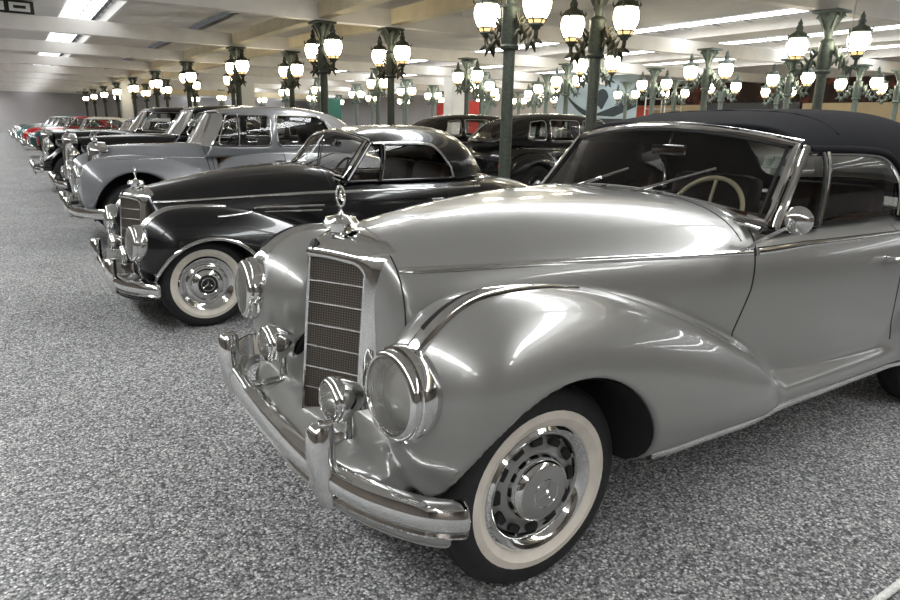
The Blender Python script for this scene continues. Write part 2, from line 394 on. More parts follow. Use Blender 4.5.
# ------------------------------------------------------------------ wheels, lamps, fittings
def star(b, c, r, ax, t=.004, up=(0, 0, 1)):
    """three-pointed star as solid prism, facing ax"""
    a = Vector(ax).normalized(); u = Vector(up); u = (u-a*u.dot(a)).normalized(); w = a.cross(u); c = Vector(c); P = []
    for k in range(6):
        an = math.pi*k/3; rr = r if k % 2 == 0 else r*.17; P.append(u*(rr*math.cos(an))+w*(rr*math.sin(an)))
    V = [c+p-a*t for p in P]+[c+p*.6+a*0 for p in P]+[c+a*t*1.5]+[c-a*t*1.5]
    V = [c+p for p in P]+[c+a*t, c-a*t]; F = []
    for k in range(6): F += [(k, (k+1) % 6, 6), ((k+1) % 6, k, 7)]
    return b.add(V, F)
def ring(b, c, r, ax, t, n=28, m=6):
    a = Vector(ax).normalized(); u = a.orthogonal().normalized(); w = a.cross(u)
    return b.tube([Vector(c)+u*(r*math.cos(2*math.pi*k/n))+w*(r*math.sin(2*math.pi*k/n)) for k in range(n)], t, m, True)
def make_wheel(root, loc, R_, W, sgn, PM, style, rw=None, rr=None, whitewall=True, n=48):
    """sgn -1: outer face towards -y"""
    rr = rr or R_*.615; rw = rw or R_*.80; a = (0, sgn, 0); s = W/2
    t = MB().lathe([(rr, -s*.8), (rr+.02, -s*.95), (R_*.86, -s), (R_*.96, -s*.85), (R_, -s*.55), (R_*1.004, 0), (R_, s*.55), (R_*.96, s*.85), (R_*.88, s*.99), (rw, s), (rr+.02, s*.93), (rr, s*.8), (rr*.97, 0), (rr, -s*.8)], ax=a, n=n)
    for q in (-.5, -.2, .2, .5): ring(t, (0, q*s*sgn, 0), R_*1.002, (0, 1, 0), .004, n, 5)
    w = t.build('wheel', RUBBER, root, ang=60); w.location = loc
    if whitewall: MB().lathe([(rr+.004, s*.86), (rr+.03, s*1.0), (rw-.03, s*1.05), (rw, s*.98)], ax=a, n=n).build('whitewall', WHITEWALL, w)
    if style == 'steel':      # painted disc with slots, chrome trim ring, painted cap with star
        MB().lathe([(rr+.006, s*.9), (rr-.004, s*.99), (rr-.02, s*.92), (rr-.035, s*.72), (rr-.042, s*.5)], ax=a, n=n).build('trim_ring', CHROME, w)
        d = MB().lathe([(rr-.04, s*.5), (rr-.055, s*.42), (rr-.085, s*.5), (rr-.105, s*.62), (.09, s*.6), (0, s*.6)], ax=a, n=n); d.build('rim', PM, w)
        for k in range(12):
            an = 2*math.pi*k/12; r0 = rr-.058; rot = Matrix.Rotation(-an*1, 3, 'Y'); MB().box((r0*math.cos(an), sgn*s*.46, r0*math.sin(an)), (.026, .03, .045), rot, .006).build('rim_slot', WELL, w)
        MB().lathe([(.116, s*.5), (.113, s*.66), (.108, s*.9), (.1, s*1.06), (.092, s*1.12)], ax=a, n=n).build('hub_cap', CHROME, w)
        MB().lathe([(.095, s*1.1), (.08, s*1.17), (.05, s*1.22), (0, s*1.24)], ax=a, n=n).build('cap_plate', PM, w)
        e = MB(); ring(e, (0, sgn*s*1.22, 0), .048, (0, 1, 0), .002); star(e, (0, sgn*s*1.22, 0), .046, (0, sgn, 0), .007, (.3, 0, 1)); e.build('emblem', CHROME, w)
    elif style == 'chrome':   # stepped full chrome disc with dark emblem
        MB().lathe([(rr+.006, s*.9), (rr-.006, s*1.0), (rr-.02, s*.95), (rr-.03, s*.8), (rr-.05, s*.72), (rr-.06, s*.86), (rr-.075, s*.9), (rr-.09, s*.86), (rr-.1, s*.98), (.09, s*1.12), (.08, s*1.16), (.07, s*1.1)], ax=a, n=n).build('hub_cap', CHROME, w)
        MB().lathe([(.075, s*1.12), (.06, s*1.14), (0, s*1.15)], ax=a, n=n).build('cap_plate', DARKTRIM, w)
        e = MB(); ring(e, (0, sgn*s*1.17, 0), .05, (0, 1, 0), .004); star(e, (0, sgn*s*1.17, 0), .05, (0, sgn, 0), .008); e.build('emblem', CHROME, w)
    else:
        MB().lathe([(rr+.004, s*.9), (rr-.02, s*.8), (rr-.05, s*.55), (.1, s*.6), (0, s*.6)], ax=a, n=n).build('rim', PM, w)
        MB().lathe([(.11, s*.6), (.1, s*.85), (.06, s*1.0), (0, s*1.05)], ax=a, n=n).build('hub_cap', CHROME, w)
    return w
def make_headlight(root, c, r, ax, depth=.09, sx=1., name='headlight', hooded=True, n=40, m=None):
    a = Vector(ax).normalized(); b = MB()
    pr = [(r*.55, -depth*1.3), (r*.9, -depth*.8), (r*1.1, -depth*.35), (r*1.14, -depth*.1), (r*1.1, depth*.12), (r*1.04, depth*.16), (r*1.03, depth*.3), (r*.95, depth*.36), (r*.9, depth*.28), (r*.9, 0)] if not hooded else \
         [(r*1.0, -depth*.9), (r*1.13, -depth*.5), (r*1.16, -depth*.2), (r*1.12, 0), (r*1.05, depth*.04), (r*1.06, depth*.22), (r*1.0, depth*.34), (r*.92, depth*.36), (r*.88, depth*.25), (r*.87, 0)]
    o = b.lathe(pr, c, a, n, sx).build(name, m or CHROME, root, ang=50)
    MB().lathe([(r*.88, depth*.2), (r*.8, -depth*.2), (r*.5, -depth*.7), (r*.15, -depth*.9), (0, -depth*.9)], c, a, n, sx).build('reflector', CHROME_DULL, o)
    MB().lathe([(r*.9, depth*.26), (r*.75, depth*.42), (r*.45, depth*.56), (0, depth*.62)], c, a, n, sx).build('lens', LENS, o)
    return o
def bumper(root, path, hh, bulge, mats=None, sag=.0, name='bumper', m=None):
    """C-section blade swept along path [(x,y,z)...] (mirrored): profile in (outward, z)"""
    half = dense(path, 8); P = [Vector((p[0], -p[1], p[2])) for p in half[::-1]][:-1]+[Vector(p) for p in half]; N = len(P)
    pf = [(-.02, -hh), (bulge*.2, -hh*1.02), (bulge*.5, -hh*.92), (bulge*.62, -hh*.76), (bulge*.5, -hh*.6), (bulge*.28, -hh*.55), (bulge*.28, -hh*.4), (bulge*.75, -hh*.35), (bulge*.95, -hh*.15), (bulge, hh*.1), (bulge*.9, hh*.5), (bulge*.6, hh*.85), (.0, hh*1.02), (-.02, hh), (-.02, 0)]; V = []; F = []; k = len(pf)
    for i, p in enumerate(P):
        t = (P[min(i+1, N-1)]-P[max(i-1, 0)]); t.z = 0; t.normalize(); o = Vector((t.y, -t.x, 0)); o = -o if o.x > 0 and abs(p.y) < .5 or o.y*p.y < -1e-6 else o
        e = min(i, N-1-i); sc = [.45, .8, .95, 1][min(e, 3)]
        V += [p+o*(a*sc)+Vector((0, 0, b*sc)) for a, b in pf]
    for i in range(N-1):
        for j in range(k): F.append((i*k+j, i*k+(j+1) % k, (i+1)*k+(j+1) % k, (i+1)*k+j))
    F += [tuple(range(k)), tuple((N-1)*k+j for j in range(k-1, -1, -1))]
    return MB().add(V, F).build(name, m or CHROME, root, ang=30)
def overrider(root, c, hgt, wid, dep, m=None):
    V = []; F = []; n = 12
    prof_ = [(-.5, .25, .1), (-.47, .5, .35), (-.3, .58, .7), (0, .55, .9), (.25, .46, 1.), (.42, .38, .95), (.49, .3, .7), (.5, .2, .4)]
    for zt, w, d in prof_:
        for k in range(n):
            a = 2*math.pi*k/n; ca, sa = math.cos(a), math.sin(a); V.append((c[0]-(d*dep*.75*ca if ca > 0 else dep*.5*ca), c[1]+w*wid*math.copysign(abs(sa)**.8, sa), c[2]+zt*hgt))
    for i in range(len(prof_)-1):
        for k in range(n): F.append((i*n+k, i*n+(k+1) % n, (i+1)*n+(k+1) % n, (i+1)*n+k))
    F += [tuple(range(n)), tuple((len(prof_)-1)*n+k for k in range(n-1, -1, -1))]
    return MB().add(V, F).build('overrider', m or CHROME, root, ang=50)
def steering(root, c, r=.2, m=None, tilt=.5):
    ax = (1, 0, -tilt); o = MB(); ring(o, c, r, ax, .011, 36, 8); s = o.build('steering_wheel', m or IVORY, root)
    b = MB(); a = Vector(ax).normalized(); u = a.orthogonal(); ring(b, Vector(c)+a*.02, .06, ax, .006)
    for k in range(3):
        q = Matrix.Rotation(2*math.pi*k/3+.5, 3, a) @ Vector(a.cross((0, 0, 1))).normalized(); b.tube([Vector(c)+a*.02, Vector(c)+q*r], .008)
    b.tube([Vector(c), Vector(c)+a*.35], .02); b.build('spokes', m or IVORY, s); return s
def seat(root, c, w, m, h=.55):
    o = MB().box((c[0], c[1], c[2]), (.5, w, .18), None, .05).build('seat', m, root)
    MB().box((c[0]+.3, c[1], c[2]+h*.5), (.16, w, h), Matrix.Rotation(.18, 3, 'Y'), .06).build('seat_back', m, o); return o
def mascot_star(root, c, r, ax=(-1, 0, 0), capr=.055):
    """radiator cap with an upright star in a ring"""
    x, y, z = c; o = MB().lathe([(capr*.6, -.03), (capr*.62, -.012), (capr, -.008), (capr*1.02, .004), (capr*.93, .012), (capr*.86, .021), (capr*.5, .025), (capr*.2, .031), (.007, .042), (.006, .06)], c, (0, 0, 1), 28).build('radiator_cap', CHROME, root)
    b = MB(); ring(b, (x, y, z+.058+r), r, ax, .0042, 32, 8); star(b, (x, y, z+.058+r), r, ax, .006); b.build('mascot', CHROME, o); return o
# ------------------------------------------------------------------ the two sister cars at the front
def make_mercedes(root, kind, PM, h):
    cab = kind == 'cabriolet'
    hull = Loft([(-.42, 1.06), (-.26, 1.095), (0, 1.145), (.3, 1.185), (.7, 1.208), (1.05, 1.205), (1.3, 1.175), (1.6, 1.13), (2.2, 1.115), (2.7, 1.10), (3.2, 1.05), (3.6, .95), (4.0, .72)],
                [(-.4, .30), (-.26, .365), (0, .425), (.48, .535), (.8, .63), (1.14, .725), (1.5, .785), (1.9, .805), (2.5, .805), (3.0, .76), (3.5, .64), (4.0, .46)],
                [(-.5, .42), (-.2, .37), (.4, .33), (1.5, .33), (3.2, .33), (3.9, .40)], [(-.4, .78), (.6, .74), (1.3, .72), (2.8, .7), (4, .6)], 0.,
                [(-.4, 2.7), (.5, 3.), (1.1, 3.6), (1.7, 4.8), (2.4, 4.8), (3.2, 3.2), (4, 2.6)], nose=(-.335, .10, 3), tail=(4.02, .5, 2.2), sm=.06)
    ff = Loft([(-.5, .93), (-.4, .96), (-.3, .985), (-.12, 1.0), (.08, .988), (.28, .955), (.5, .885), (.75, .785), (1.0, .67), (1.2, .57), (1.4, .47)],
              [(-.5, .21), (-.3, .235), (0, .245), (.5, .24), (1., .228), (1.4, .215)], [(-.5, .34), (-.3, .30), (0, .30), (.4, .31), (1.4, .33)],
              [(-.5, .70), (-.1, .66), (.4, .58), (.9, .46), (1.4, .38)], [(-.5, .645), (-.2, .66), (.3, .668), (1.4, .655)], [(-.5, 2.25), (.4, 2.3), (1.4, 2.3)], nose=(-.475, .30, 2.35), tail=(1.40, .36, 2.0), sm=.06)
    rf = Loft([(2.1, .55), (2.35, .72), (2.6, .86), (2.9, .93), (3.2, .93), (3.5, .86), (3.9, .66)], [(2.1, .2), (2.6, .225), (3.2, .22), (3.9, .16)], [(2.1, .3), (3.5, .3), (3.9, .36)],
              [(2.1, .42), (2.8, .56), (3.9, .52)], .665, 2.4, nose=(2.08, .5, 2.), tail=(3.98, .5, 2.2), sm=.06)
    sill = Loft(.475, .125, .33, .40, .705, 2.6, nose=(.42, .2, 2), tail=(2.75, .3, 2))
    apron = Loft([(-.66, .40), (-.5, .44), (-.35, .5), (0, .6)], [(-.66, .56), (-.3, .60)], [(-.7, .36), (-.2, .28)], [(-.66, .39), (0, .42)], 0., 5, nose=(-.585, .12, 2), tail=(.3, .2, 2))
    z0 = 1.117
    def wsx(y, z): u = 1-np.minimum((np.abs(y)/.69)**2, 1.6); return 1.20-.075*u+(z-z0-.073*u)*.88
    if cab:
        roof = Loft([(1.2, 1.45), (1.42, 1.505), (1.6, 1.54), (1.9, 1.575), (2.25, 1.59), (2.6, 1.59), (2.9, 1.55), (3.15, 1.44), (3.42, 1.2)], [(1.2, .712), (1.8, .718), (2.4, .712), (2.8, .68), (3.3, .57)], .9, 1.10, 0.,
                    [(1.2, 4.2), (1.9, 3.9), (2.5, 3.3), (3, 2.6)], tail=(3.52, .6, 2.), sm=.06)
        win = [(1.0, 1.09), (2.33, 1.07), (2.28, 1.265), (2.14, 1.375), (1.9, 1.402), (1.25, 1.405)]; rw = (.55, 1.17, 1.43, 2.6)
        glassP = [(1.25, 1.09), (2.33, 1.08), (2.16, 1.375), (1.49, 1.40)]
    else:
        roof = Loft([(1.2, 1.44), (1.42, 1.49), (1.6, 1.525), (1.9, 1.555), (2.2, 1.56), (2.45, 1.525), (2.65, 1.44), (2.8, 1.32), (2.95, 1.15)], [(1.2, .712), (1.8, .718), (2.2, .71), (2.5, .675), (2.9, .56)], .9, 1.10, 0.,
                    [(1.2, 4.2), (1.9, 3.8), (2.4, 3.0), (2.9, 2.4)], tail=(3.02, .6, 2.), sm=.06)
        win = [(1.0, 1.10), (2.32, 1.10), (2.28, 1.2), (2.14, 1.36), (2.0, 1.405), (1.25, 1.405)]; rw = (.42, 1.20, 1.43, 2.4)
        glassP = [(1.25, 1.09), (2.31, 1.10), (2.06, 1.39), (1.49, 1.40)]
    sp = dict(h=h, box=((-.72, -1.0, .2), (4.15, 1.0, 1.3)), hull=hull, fenders=[(ff, .05), (rf, .08)], extra=[(sill, .03), (apron, .05)], arches=[(.02, .36, .395, .44), (2.9, .36, .37, .44)],
              cabin=(1.24, 2.68, .63, .48, 0), doors=[(1.1, 2.2, .47, 1.2)], hood=(-.27, 1.1, .93), roof=roof, rbox=((1.05, -.85, .98), (3.75, .85, 1.65)), rcut=1.075, wsx=wsx, windows=[win], rearwin=rw, hr=h*.85,
              roof_mat=FABRIC if cab else PM, lining=LEATHER, lip=.865)
    Fd, Fq, parts = sculpt(sp, root, PM)
    # ---- lay trims on the sculpted surface
    def along(fn, P, w, hgt, name, m, mirror=True, sink=.3, seg=6, off=0.):
        for s in ((-1, 1) if mirror else (-1,)):
            b = MB(); pts, nn, ww, hh = [], [], [], []
            for i, (a, c) in enumerate(P):
                q = Fd.yat(a, c, s) if fn == 'y' else Fd.zat(a, s*c)
                if q is None: continue
                pts.append(q[0]+q[1]*off); nn.append(q[1]); t = i/(len(P)-1); ww.append(w(t) if callable(w) else w); hh.append(hgt(t) if callable(hgt) else hgt)
            b.strip(pts, nn, ww, hh, seg, sink); o = b.build(name, m, root, ang=45)
        return o
    along('y', straight([(-.255, 1.0), (.6, 1.003), (1.135, 1.006)], 24), .014, .013, 'hood_strip', CHROME)
    along('y', straight([(1.165, 1.008), (1.45, 1.022), (2.1, 1.02), (2.9, 1.0)] if cab else [(1.165, 1.007), (1.5, 1.01), (2.6, 1.01)], 20), lambda t: .019*(1-.5*t), .014, 'body_strip', CHROME)
    if not cab:
        along('y', straight([(.1, .918), (1.02, .898)], 20), .011, .010, 'hood_strip', CHROME); along('y', straight([(.55, .872), (1.0, .858)], 20), .009, .008, 'hood_strip', CHROME)
    along('y', straight([(.50, .335), (.9, .348), (2.2, .352), (2.45, .352)], 24), .026, .028, 'sill_strip', CHROME)
    # seams
    along('y', straight([(1.15, 1.02), (1.12, .86), (1.05, .67)], 20), .0035, .002, 'door_seam', SEAM, sink=-.1); along('y', straight([(2.2, 1.05), (2.2, .5)], 20), .0035, .002, 'door_seam', SEAM, sink=-.1)
    along('y', straight([(1.15, .99), (1.165, 1.06), (1.17, 1.09)], 10), .003, .002, 'hood_seam', SEAM, sink=-.1)
    along('z', [(1.10-.05*(1-(v/.66)**2), v) for v in np.linspace(0, .66, 30)], .003, .002, 'hood_seam', SEAM, sink=-.1)
    # crest trims on the front fenders
    cr = [(x_, .695-.01*i/20) for i, x_ in enumerate(np.linspace(-.43, .20, 26))]
    along('z', cr, lambda t: ((.016+.014*(1-t)**2) if cab else .042)*(1 if t > .02 else .8)*(1-.75*max(0, t-.5)*2), lambda t: (.034*(1-t)+.006) if cab else .016, 'crest_trim', CHROME if cab else CHROME_DULL, sink=.15)
    if cab:
        along('z', cr[2:18], lambda t: .005*(1-t)+.002, lambda t: .036*(1-t)+.004, 'crest_grille', DARKTRIM, sink=-.05, off=.0)
        for s in (-1, 1):
            b = MB()
            for k in range(7):
                q = Fd.zat(-.432+.006*k, s*.695); n_ = Vector(q[1]); p = Vector(q[0])
                b.tube([p+Vector((0, -.020, -.004))+n_*.004, p+Vector((0, -.008, 0))+n_*.026, p+Vector((0, .008, 0))+n_*.027, p+Vector((0, .020, -.004))+n_*.004], .0022, 5)
            b.build('crest_rib', CHROME, root)
    else:
        for s in (-1, 1):
            b = MB(); P = []; Nn = []
            for a in np.linspace(-25, 200, 50):
                xx, zz = .02-.405*math.cos(R(a)), .36+.405*math.sin(R(a)); q = Fd.yat(xx, zz, s)
                if q: P.append(q[0]); Nn.append(q[1])
            b.strip(P, Nn, .014, .012); b.build('arch_trim', CHROME, root)
    # ---- radiator: vee'd mesh in a chrome shell
    def gx(y, z): return -.445-(1.02-z)*.08+abs(y)*.60
    b = MB(); b.grid([[(gx(y, z), y, z) for y in (-.202, -.1, 0, .1, .202)] for z in np.linspace(.45, 1.01, 8)]); g = b.build('radiator_grille', GRILLE, root)
    b = MB()
    for z in np.linspace(.45, 1.01, 8)[1:-1]:
        for s in (-1, 1): b.tube([(gx(0, z)-.004, 0, z), (gx(.202, z)-.004, s*.202, z)], .0035, 6)
    b.build('grille_bar', CHROME, g)
    MB().tube([(gx(0, .44)-.004, 0, .44), (gx(0, 1.02)-.004, 0, 1.02)], .007, 8).build('centre_bar', CHROME, g)
    def ringpts(w, zt, zb, zp, n=9, rc=.07):
        """half outline of the shell from bottom to top centre"""
        P = [(w, zb+(zt-rc-zb)*t) for t in np.linspace(0, 1, 6)]; P += [(w-rc+rc*math.cos(a), zt-rc+rc*math.sin(a)) for a in np.linspace(0, math.pi/2, 6)[1:]]
        P += [((w-rc)*(1-t), zt+(zp-zt)*math.sin(t*math.pi/2)) for t in np.linspace(0, 1, n)[1:]]; return P
    rings = []
    for (w, zt, zp, zb, dx, vee, rc) in ((.200, 1.0, 1.012, .44, -.002, .6, .05), (.207, 1.008, 1.02, .435, -.016, .6, .055), (.222, 1.02, 1.032, .435, -.018, .58, .06), (.24, 1.035, 1.05, .435, .0, .55, .07), (.252, 1.055, 1.078, .435, .035, .45, .085), (.268, 1.07, 1.092, .44, .075, .36, .1), (.288, 1.08, 1.102, .45, .13, .2, .12), (.305, 1.083, 1.105, .46, .185, .08, .14)):
        hp = ringpts(w, zt, zb, zp, rc=rc); full = [(y, z) for y, z in hp]+[(-y, z) for y, z in hp[::-1][1:]]
        rings.append([(-.445-(1.02-min(z, 1.02))*.08*(1 if dx < .1 else .3)+abs(y)*vee+dx, y, z) for y, z in full])
    MB().grid(rings).build('radiator_shell', CHROME, root, ang=60)
    for s in (-1, 1): MB().tube([(-.262, s*(float(hull.yside(np.array(-.262), np.array(z)))+.001), z) for z in np.concatenate([np.linspace(.72, 1.0, 14), np.linspace(1.0, 1.09, 12)[1:]])], .0028, 6).build('shell_seam', SEAM, root)
    b = MB().lathe([(0, .012), (.02, .01), (.026, .0)], (gx(0, 1.05)+.012, 0, 1.052), (-.9, 0, .35), 24); b.build('shell_badge', DARKTRIM, root)
    mascot_star(root, (-.327, 0, 1.125), .036, capr=.063)
    # ---- lamps
    for s in (-1, 1):
        make_headlight(root, (-.478, s*.69, .747), .122, (-1, s*.08, .05), .085)
        f = make_headlight(root, (-.51, s*.324, .60), .07, (-1, 0, .02), .07, name='fog_lamp', hooded=False)
        MB().lathe([(.028, -.06), (.022, -.02), (.012, .03), (.012, .06)], (-.45, s*.324, .49), (0, 0, 1), 16).build('lamp_stem', CHROME, f)
    # ---- bumper and overriders
    path = [(-.635, 0, .428), (-.63, .25, .428), (-.612, .45, .428), (-.58, .6, .428), (-.53, .72, .428), (-.47, .82, .430), (-.41, .862, .422), (-.355, .882, .416)]
    bumper(root, path, .054, .036)
    rb = [(p[0]+.01, p[1], p[2]-.07) for p in path[:-1]]; bumper(root, rb, .022, .012, name='bumper_valance', m=PM)
    b = MB(); P = dense([(p[0]-.036, p[1]+.01*(i/6)**2, p[2]-.022) for i, p in enumerate(path)], 6); P = [(p[0]-.0, p[1]+(.03 if p[1] > .8 else 0), p[2]) for p in P]
    for s in (-1, 1): overrider(root, (-.622, s*.495, .48), .27, .095, .07)
    for s in (-1, 1): MB().box((-.52, s*.3, .43), (.26, .06, .05), None, .01).build('bumper_iron', CHROME_DULL, root)
    # rear end
    bumper(root, [(4.12, 0, .45), (4.1, .4, .45), (4.02, .68, .45), (3.85, .86, .45)], .06, -.035)
    for s in (-1, 1): MB().sphere((3.86, s*.67, .72), (.05, .05, .08)).build('tail_light', RUBY, root)
    # ---- wheels
    for x_ in (.0, 2.9):
        for s in (-1, 1): make_wheel(root, (x_, s*.70, .345), .345, .175, s, PM, 'steel' if cab else 'chrome', rw=.278, rr=.212)
    # ---- windscreen
    def wp(s_, t): y = s_*(.692-.056*t); u = 1-(y/.69)**2; z = (z0+.073*u)*(1-t)+(1.404+.078*u)*t; return (float(wsx(np.array(y), np.array(z))), y, z)
    ss = np.linspace(-1, 1, 25); MB().grid([[wp(a*.985, t) for a in ss] for t in np.linspace(.02, .98, 5)]).build('windscreen', GLASS, root)
    loop = [wp(a, 0) for a in ss]+[wp(1, t) for t in np.linspace(0, 1, 7)[1:]]+[wp(a, 1) for a in ss[::-1][1:]]+[wp(-1, t) for t in np.linspace(1, 0, 7)[1:-1]]
    fr = MB().tube(loop, .019, 8, True, flat=.016).build('windscreen_frame', CHROME, root)
    MB().tube([Vector(p)*1 for p in [wp(a*.94, .04) for a in ss]+[wp(.95, t) for t in np.linspace(.05, .95, 7)]+[wp(a*.94, .96) for a in ss[::-1]]+[wp(-.95, t) for t in np.linspace(.95, .05, 7)]], .008, 6, True).build('windscreen_seal', DARKTRIM, fr)
    MB().tube([Vector(wp(a, 1))+Vector((.028, 0, .016)) for a in ss*1.01], .011, 8).build('header_strip', CHROME, root)
    P = [Vector(wp(a, 0))+Vector((-.035, 0, -.022)) for a in ss*1.0]; MB().tube(P, .009, 8).build('cowl_strip', CHROME, root)
    for s in (-1, 1):
        b = MB().tube([Vector(wp(s*1.035, t))+Vector((.03, 0, 0)) for t in np.linspace(-.05, 1.0, 8)], .017, 8); b.build('windscreen_pillar', CHROME if cab else PM, root)
    for py, qy, qt in ((-.10, -.42, .42), (.30, .0, .24)):
        a0 = Vector(wp(py/.69, 0))+Vector((-.055, 0, -.012)); b = MB().lathe([(.018, -.02), (.018, .012), (.009, .022), (0, .024)], a0, (-.4, 0, 1), 12); e = Vector(wp(qy/.67, qt))+Vector((-.022, 0, .016))
        mid = a0.lerp(e, .55)+Vector((-.012, 0, .014)); b.tube([a0+Vector((0, 0, .014)), mid], [.008, .006], 6); w = b.build('wiper_arm', CHROME, root)
        d = e-a0; MB().tube([mid-d*.30, mid+d*.45], .006, 6, flat=.004).build('wiper_blade', CHROME_DULL, w)
    # ---- side glass, frames, vent bar, belt moulding
    for s in (-1, 1):
        pane('side_window', glassP, roof, root, .02, side=s)
        fp, nn = side_curve(roof, dense([(p, q) for p, q in (win[1], (win[1][0]-.03, (win[1][1]+win[2][1])/2+.04), win[2], win[3], win[4], (1.5, 1.408))], 6), s, .0)
        MB().strip(fp, nn, .016 if cab else .013, .012).build('window_frame', FABRIC if cab else CHROME, root)
        if cab:
            fp2, nn2 = side_curve(roof, dense([(2.31, 1.09), (2.29, 1.2), (2.245, 1.27), (2.11, 1.36), (1.9, 1.385), (1.5, 1.39)], 6), s, -.012); MB().tube(fp2, .008, 6).build('glass_rim', CHROME, root)
        vp, nn = side_curve(roof, straight([(1.555, 1.09), (1.60, 1.39)], 8), s, .004); MB().tube(vp, .011, 8, flat=.008).build('vent_bar', CHROME, root)
        vp, nn = side_curve(roof, straight([(1.53, 1.09), (1.57, 1.39)], 8), s, .0); MB().tube(vp, .008, 8).build('vent_seal', DARKTRIM, root)
    for s in (-1, 1):
        P = []; Nn = []
        for xx in np.linspace(1.27, 2.75 if cab else 2.6, 24):
            q = Fd.yat(xx, 1.085, s)
            if q: P.append(q[0]); Nn.append(q[1])
        MB().strip(P, Nn, .013, .010).build('belt_moulding', CHROME, root)
    if not cab:
        b = MB(); P = []
        for a in np.linspace(-1, 1, 41):
            y = a*.70; x_ = 2.98-(abs(a)**4)*.42; P.append((x_, y*(1-.1*(1-abs(a))), 1.075))
        b.tube(P, .011, 6).build('roof_base_moulding', CHROME, root)
    # rear window pane
    def rx(y, z):
        xs = np.arange(2.0, 3.5, .01); v = roof.f(xs, np.full_like(xs, y), np.full_like(xs, z)); k = np.nonzero(v < 0)[0]; return xs[k[-1]] if len(k) else 2.8
    MB().grid([[(rx(y, z)-.02, y, z) for y in np.linspace(-rw[0]-.02, rw[0]+.02, 9)] for z in np.linspace(rw[1]-.02, rw[2]+.02, 5)]).build('rear_window', GLASS, root)
    # ---- cabin
    b = MB(); b.grid([[(1.16+.06*k, y, 1.16-.012*k+.02*(1-(y/.6)**2)) for y in np.linspace(-.62, .62, 9)] for k in range(4)]); b.box((1.37, 0, 1.04), (.08, 1.2, .18), None, .03); b.build('dashboard', WOOD, root)
    steering(root, (1.355, -.285, 1.09), .19, IVORY if cab else DARKTRIM)
    for y in (-.33, .33): seat(root, (1.98, y, .66), .56, LEATHER, .56)
    MB().box((2.5, 0, .78), (.3, 1.16, .55), None, .08).build('rear_bench', LEATHER, root)
    b = MB().box((1.45, .02, 1.375), (.02, .20, .05), None, .008); b.tube([(1.45, .02, 1.39), (1.47, .02, 1.47)], .006); b.build('rear_view_mirror', CHROME, root)
    for s in (-1, 1): MB().box((1.95, s*.60, 1.075), (.9, .06, .03), None, .01).build('door_cap', WOOD, root)
    if cab:
        mc = (1.15, -.845, 1.15); b = MB().lathe([(0, -.022), (.02, -.02), (.045, -.008), (.055, .008), (.052, .014), (0, .015)], mc, (.98, .12, .05), 28)
        q = Fd.yat(1.12, 1.02, -1)[0]; b.tube([q, Vector(q)+Vector((.0, -.03, .03)), Vector(mc)+Vector((0, .02, -.02))], .007, 8); b.build('wing_mirror', CHROME, root)
        for s in (-1, 1):
            q = Fd.yat(2.02, .92, s)[0]; MB().tube([q, Vector(q)+Vector((0, s*.04, 0)), Vector(q)+Vector((.14, s*.045, 0))], .009, 8).build('door_handle', CHROME, root)
        # soft-top seam
        fp, nn = [], []
        for t in np.linspace(0, 1, 26):
            y = -.69+1.38*t; x_ = 1.75+.1*(1-abs(2*t-1))
            z = 1.65
            for z in np.arange(1.65, 1.1, -.004):
                if float(roof.f(np.array(x_), np.array(y), np.array(z))) < 0: break
            if z > 1.41: fp.append((x_, y, z+.001)); nn.append((0, 0, 1))
        MB().tube(fp, .005, 6).build('roof_seam', FABRIC, root)
    else:
        for s in (-1, 1):
            q = Fd.yat(2.0, .92, s)[0]; MB().tube([q, Vector(q)+Vector((0, s*.035, 0)), Vector(q)+Vector((.13, s*.04, 0))], .008, 8).build('door_handle', CHROME, root)
    return Fd
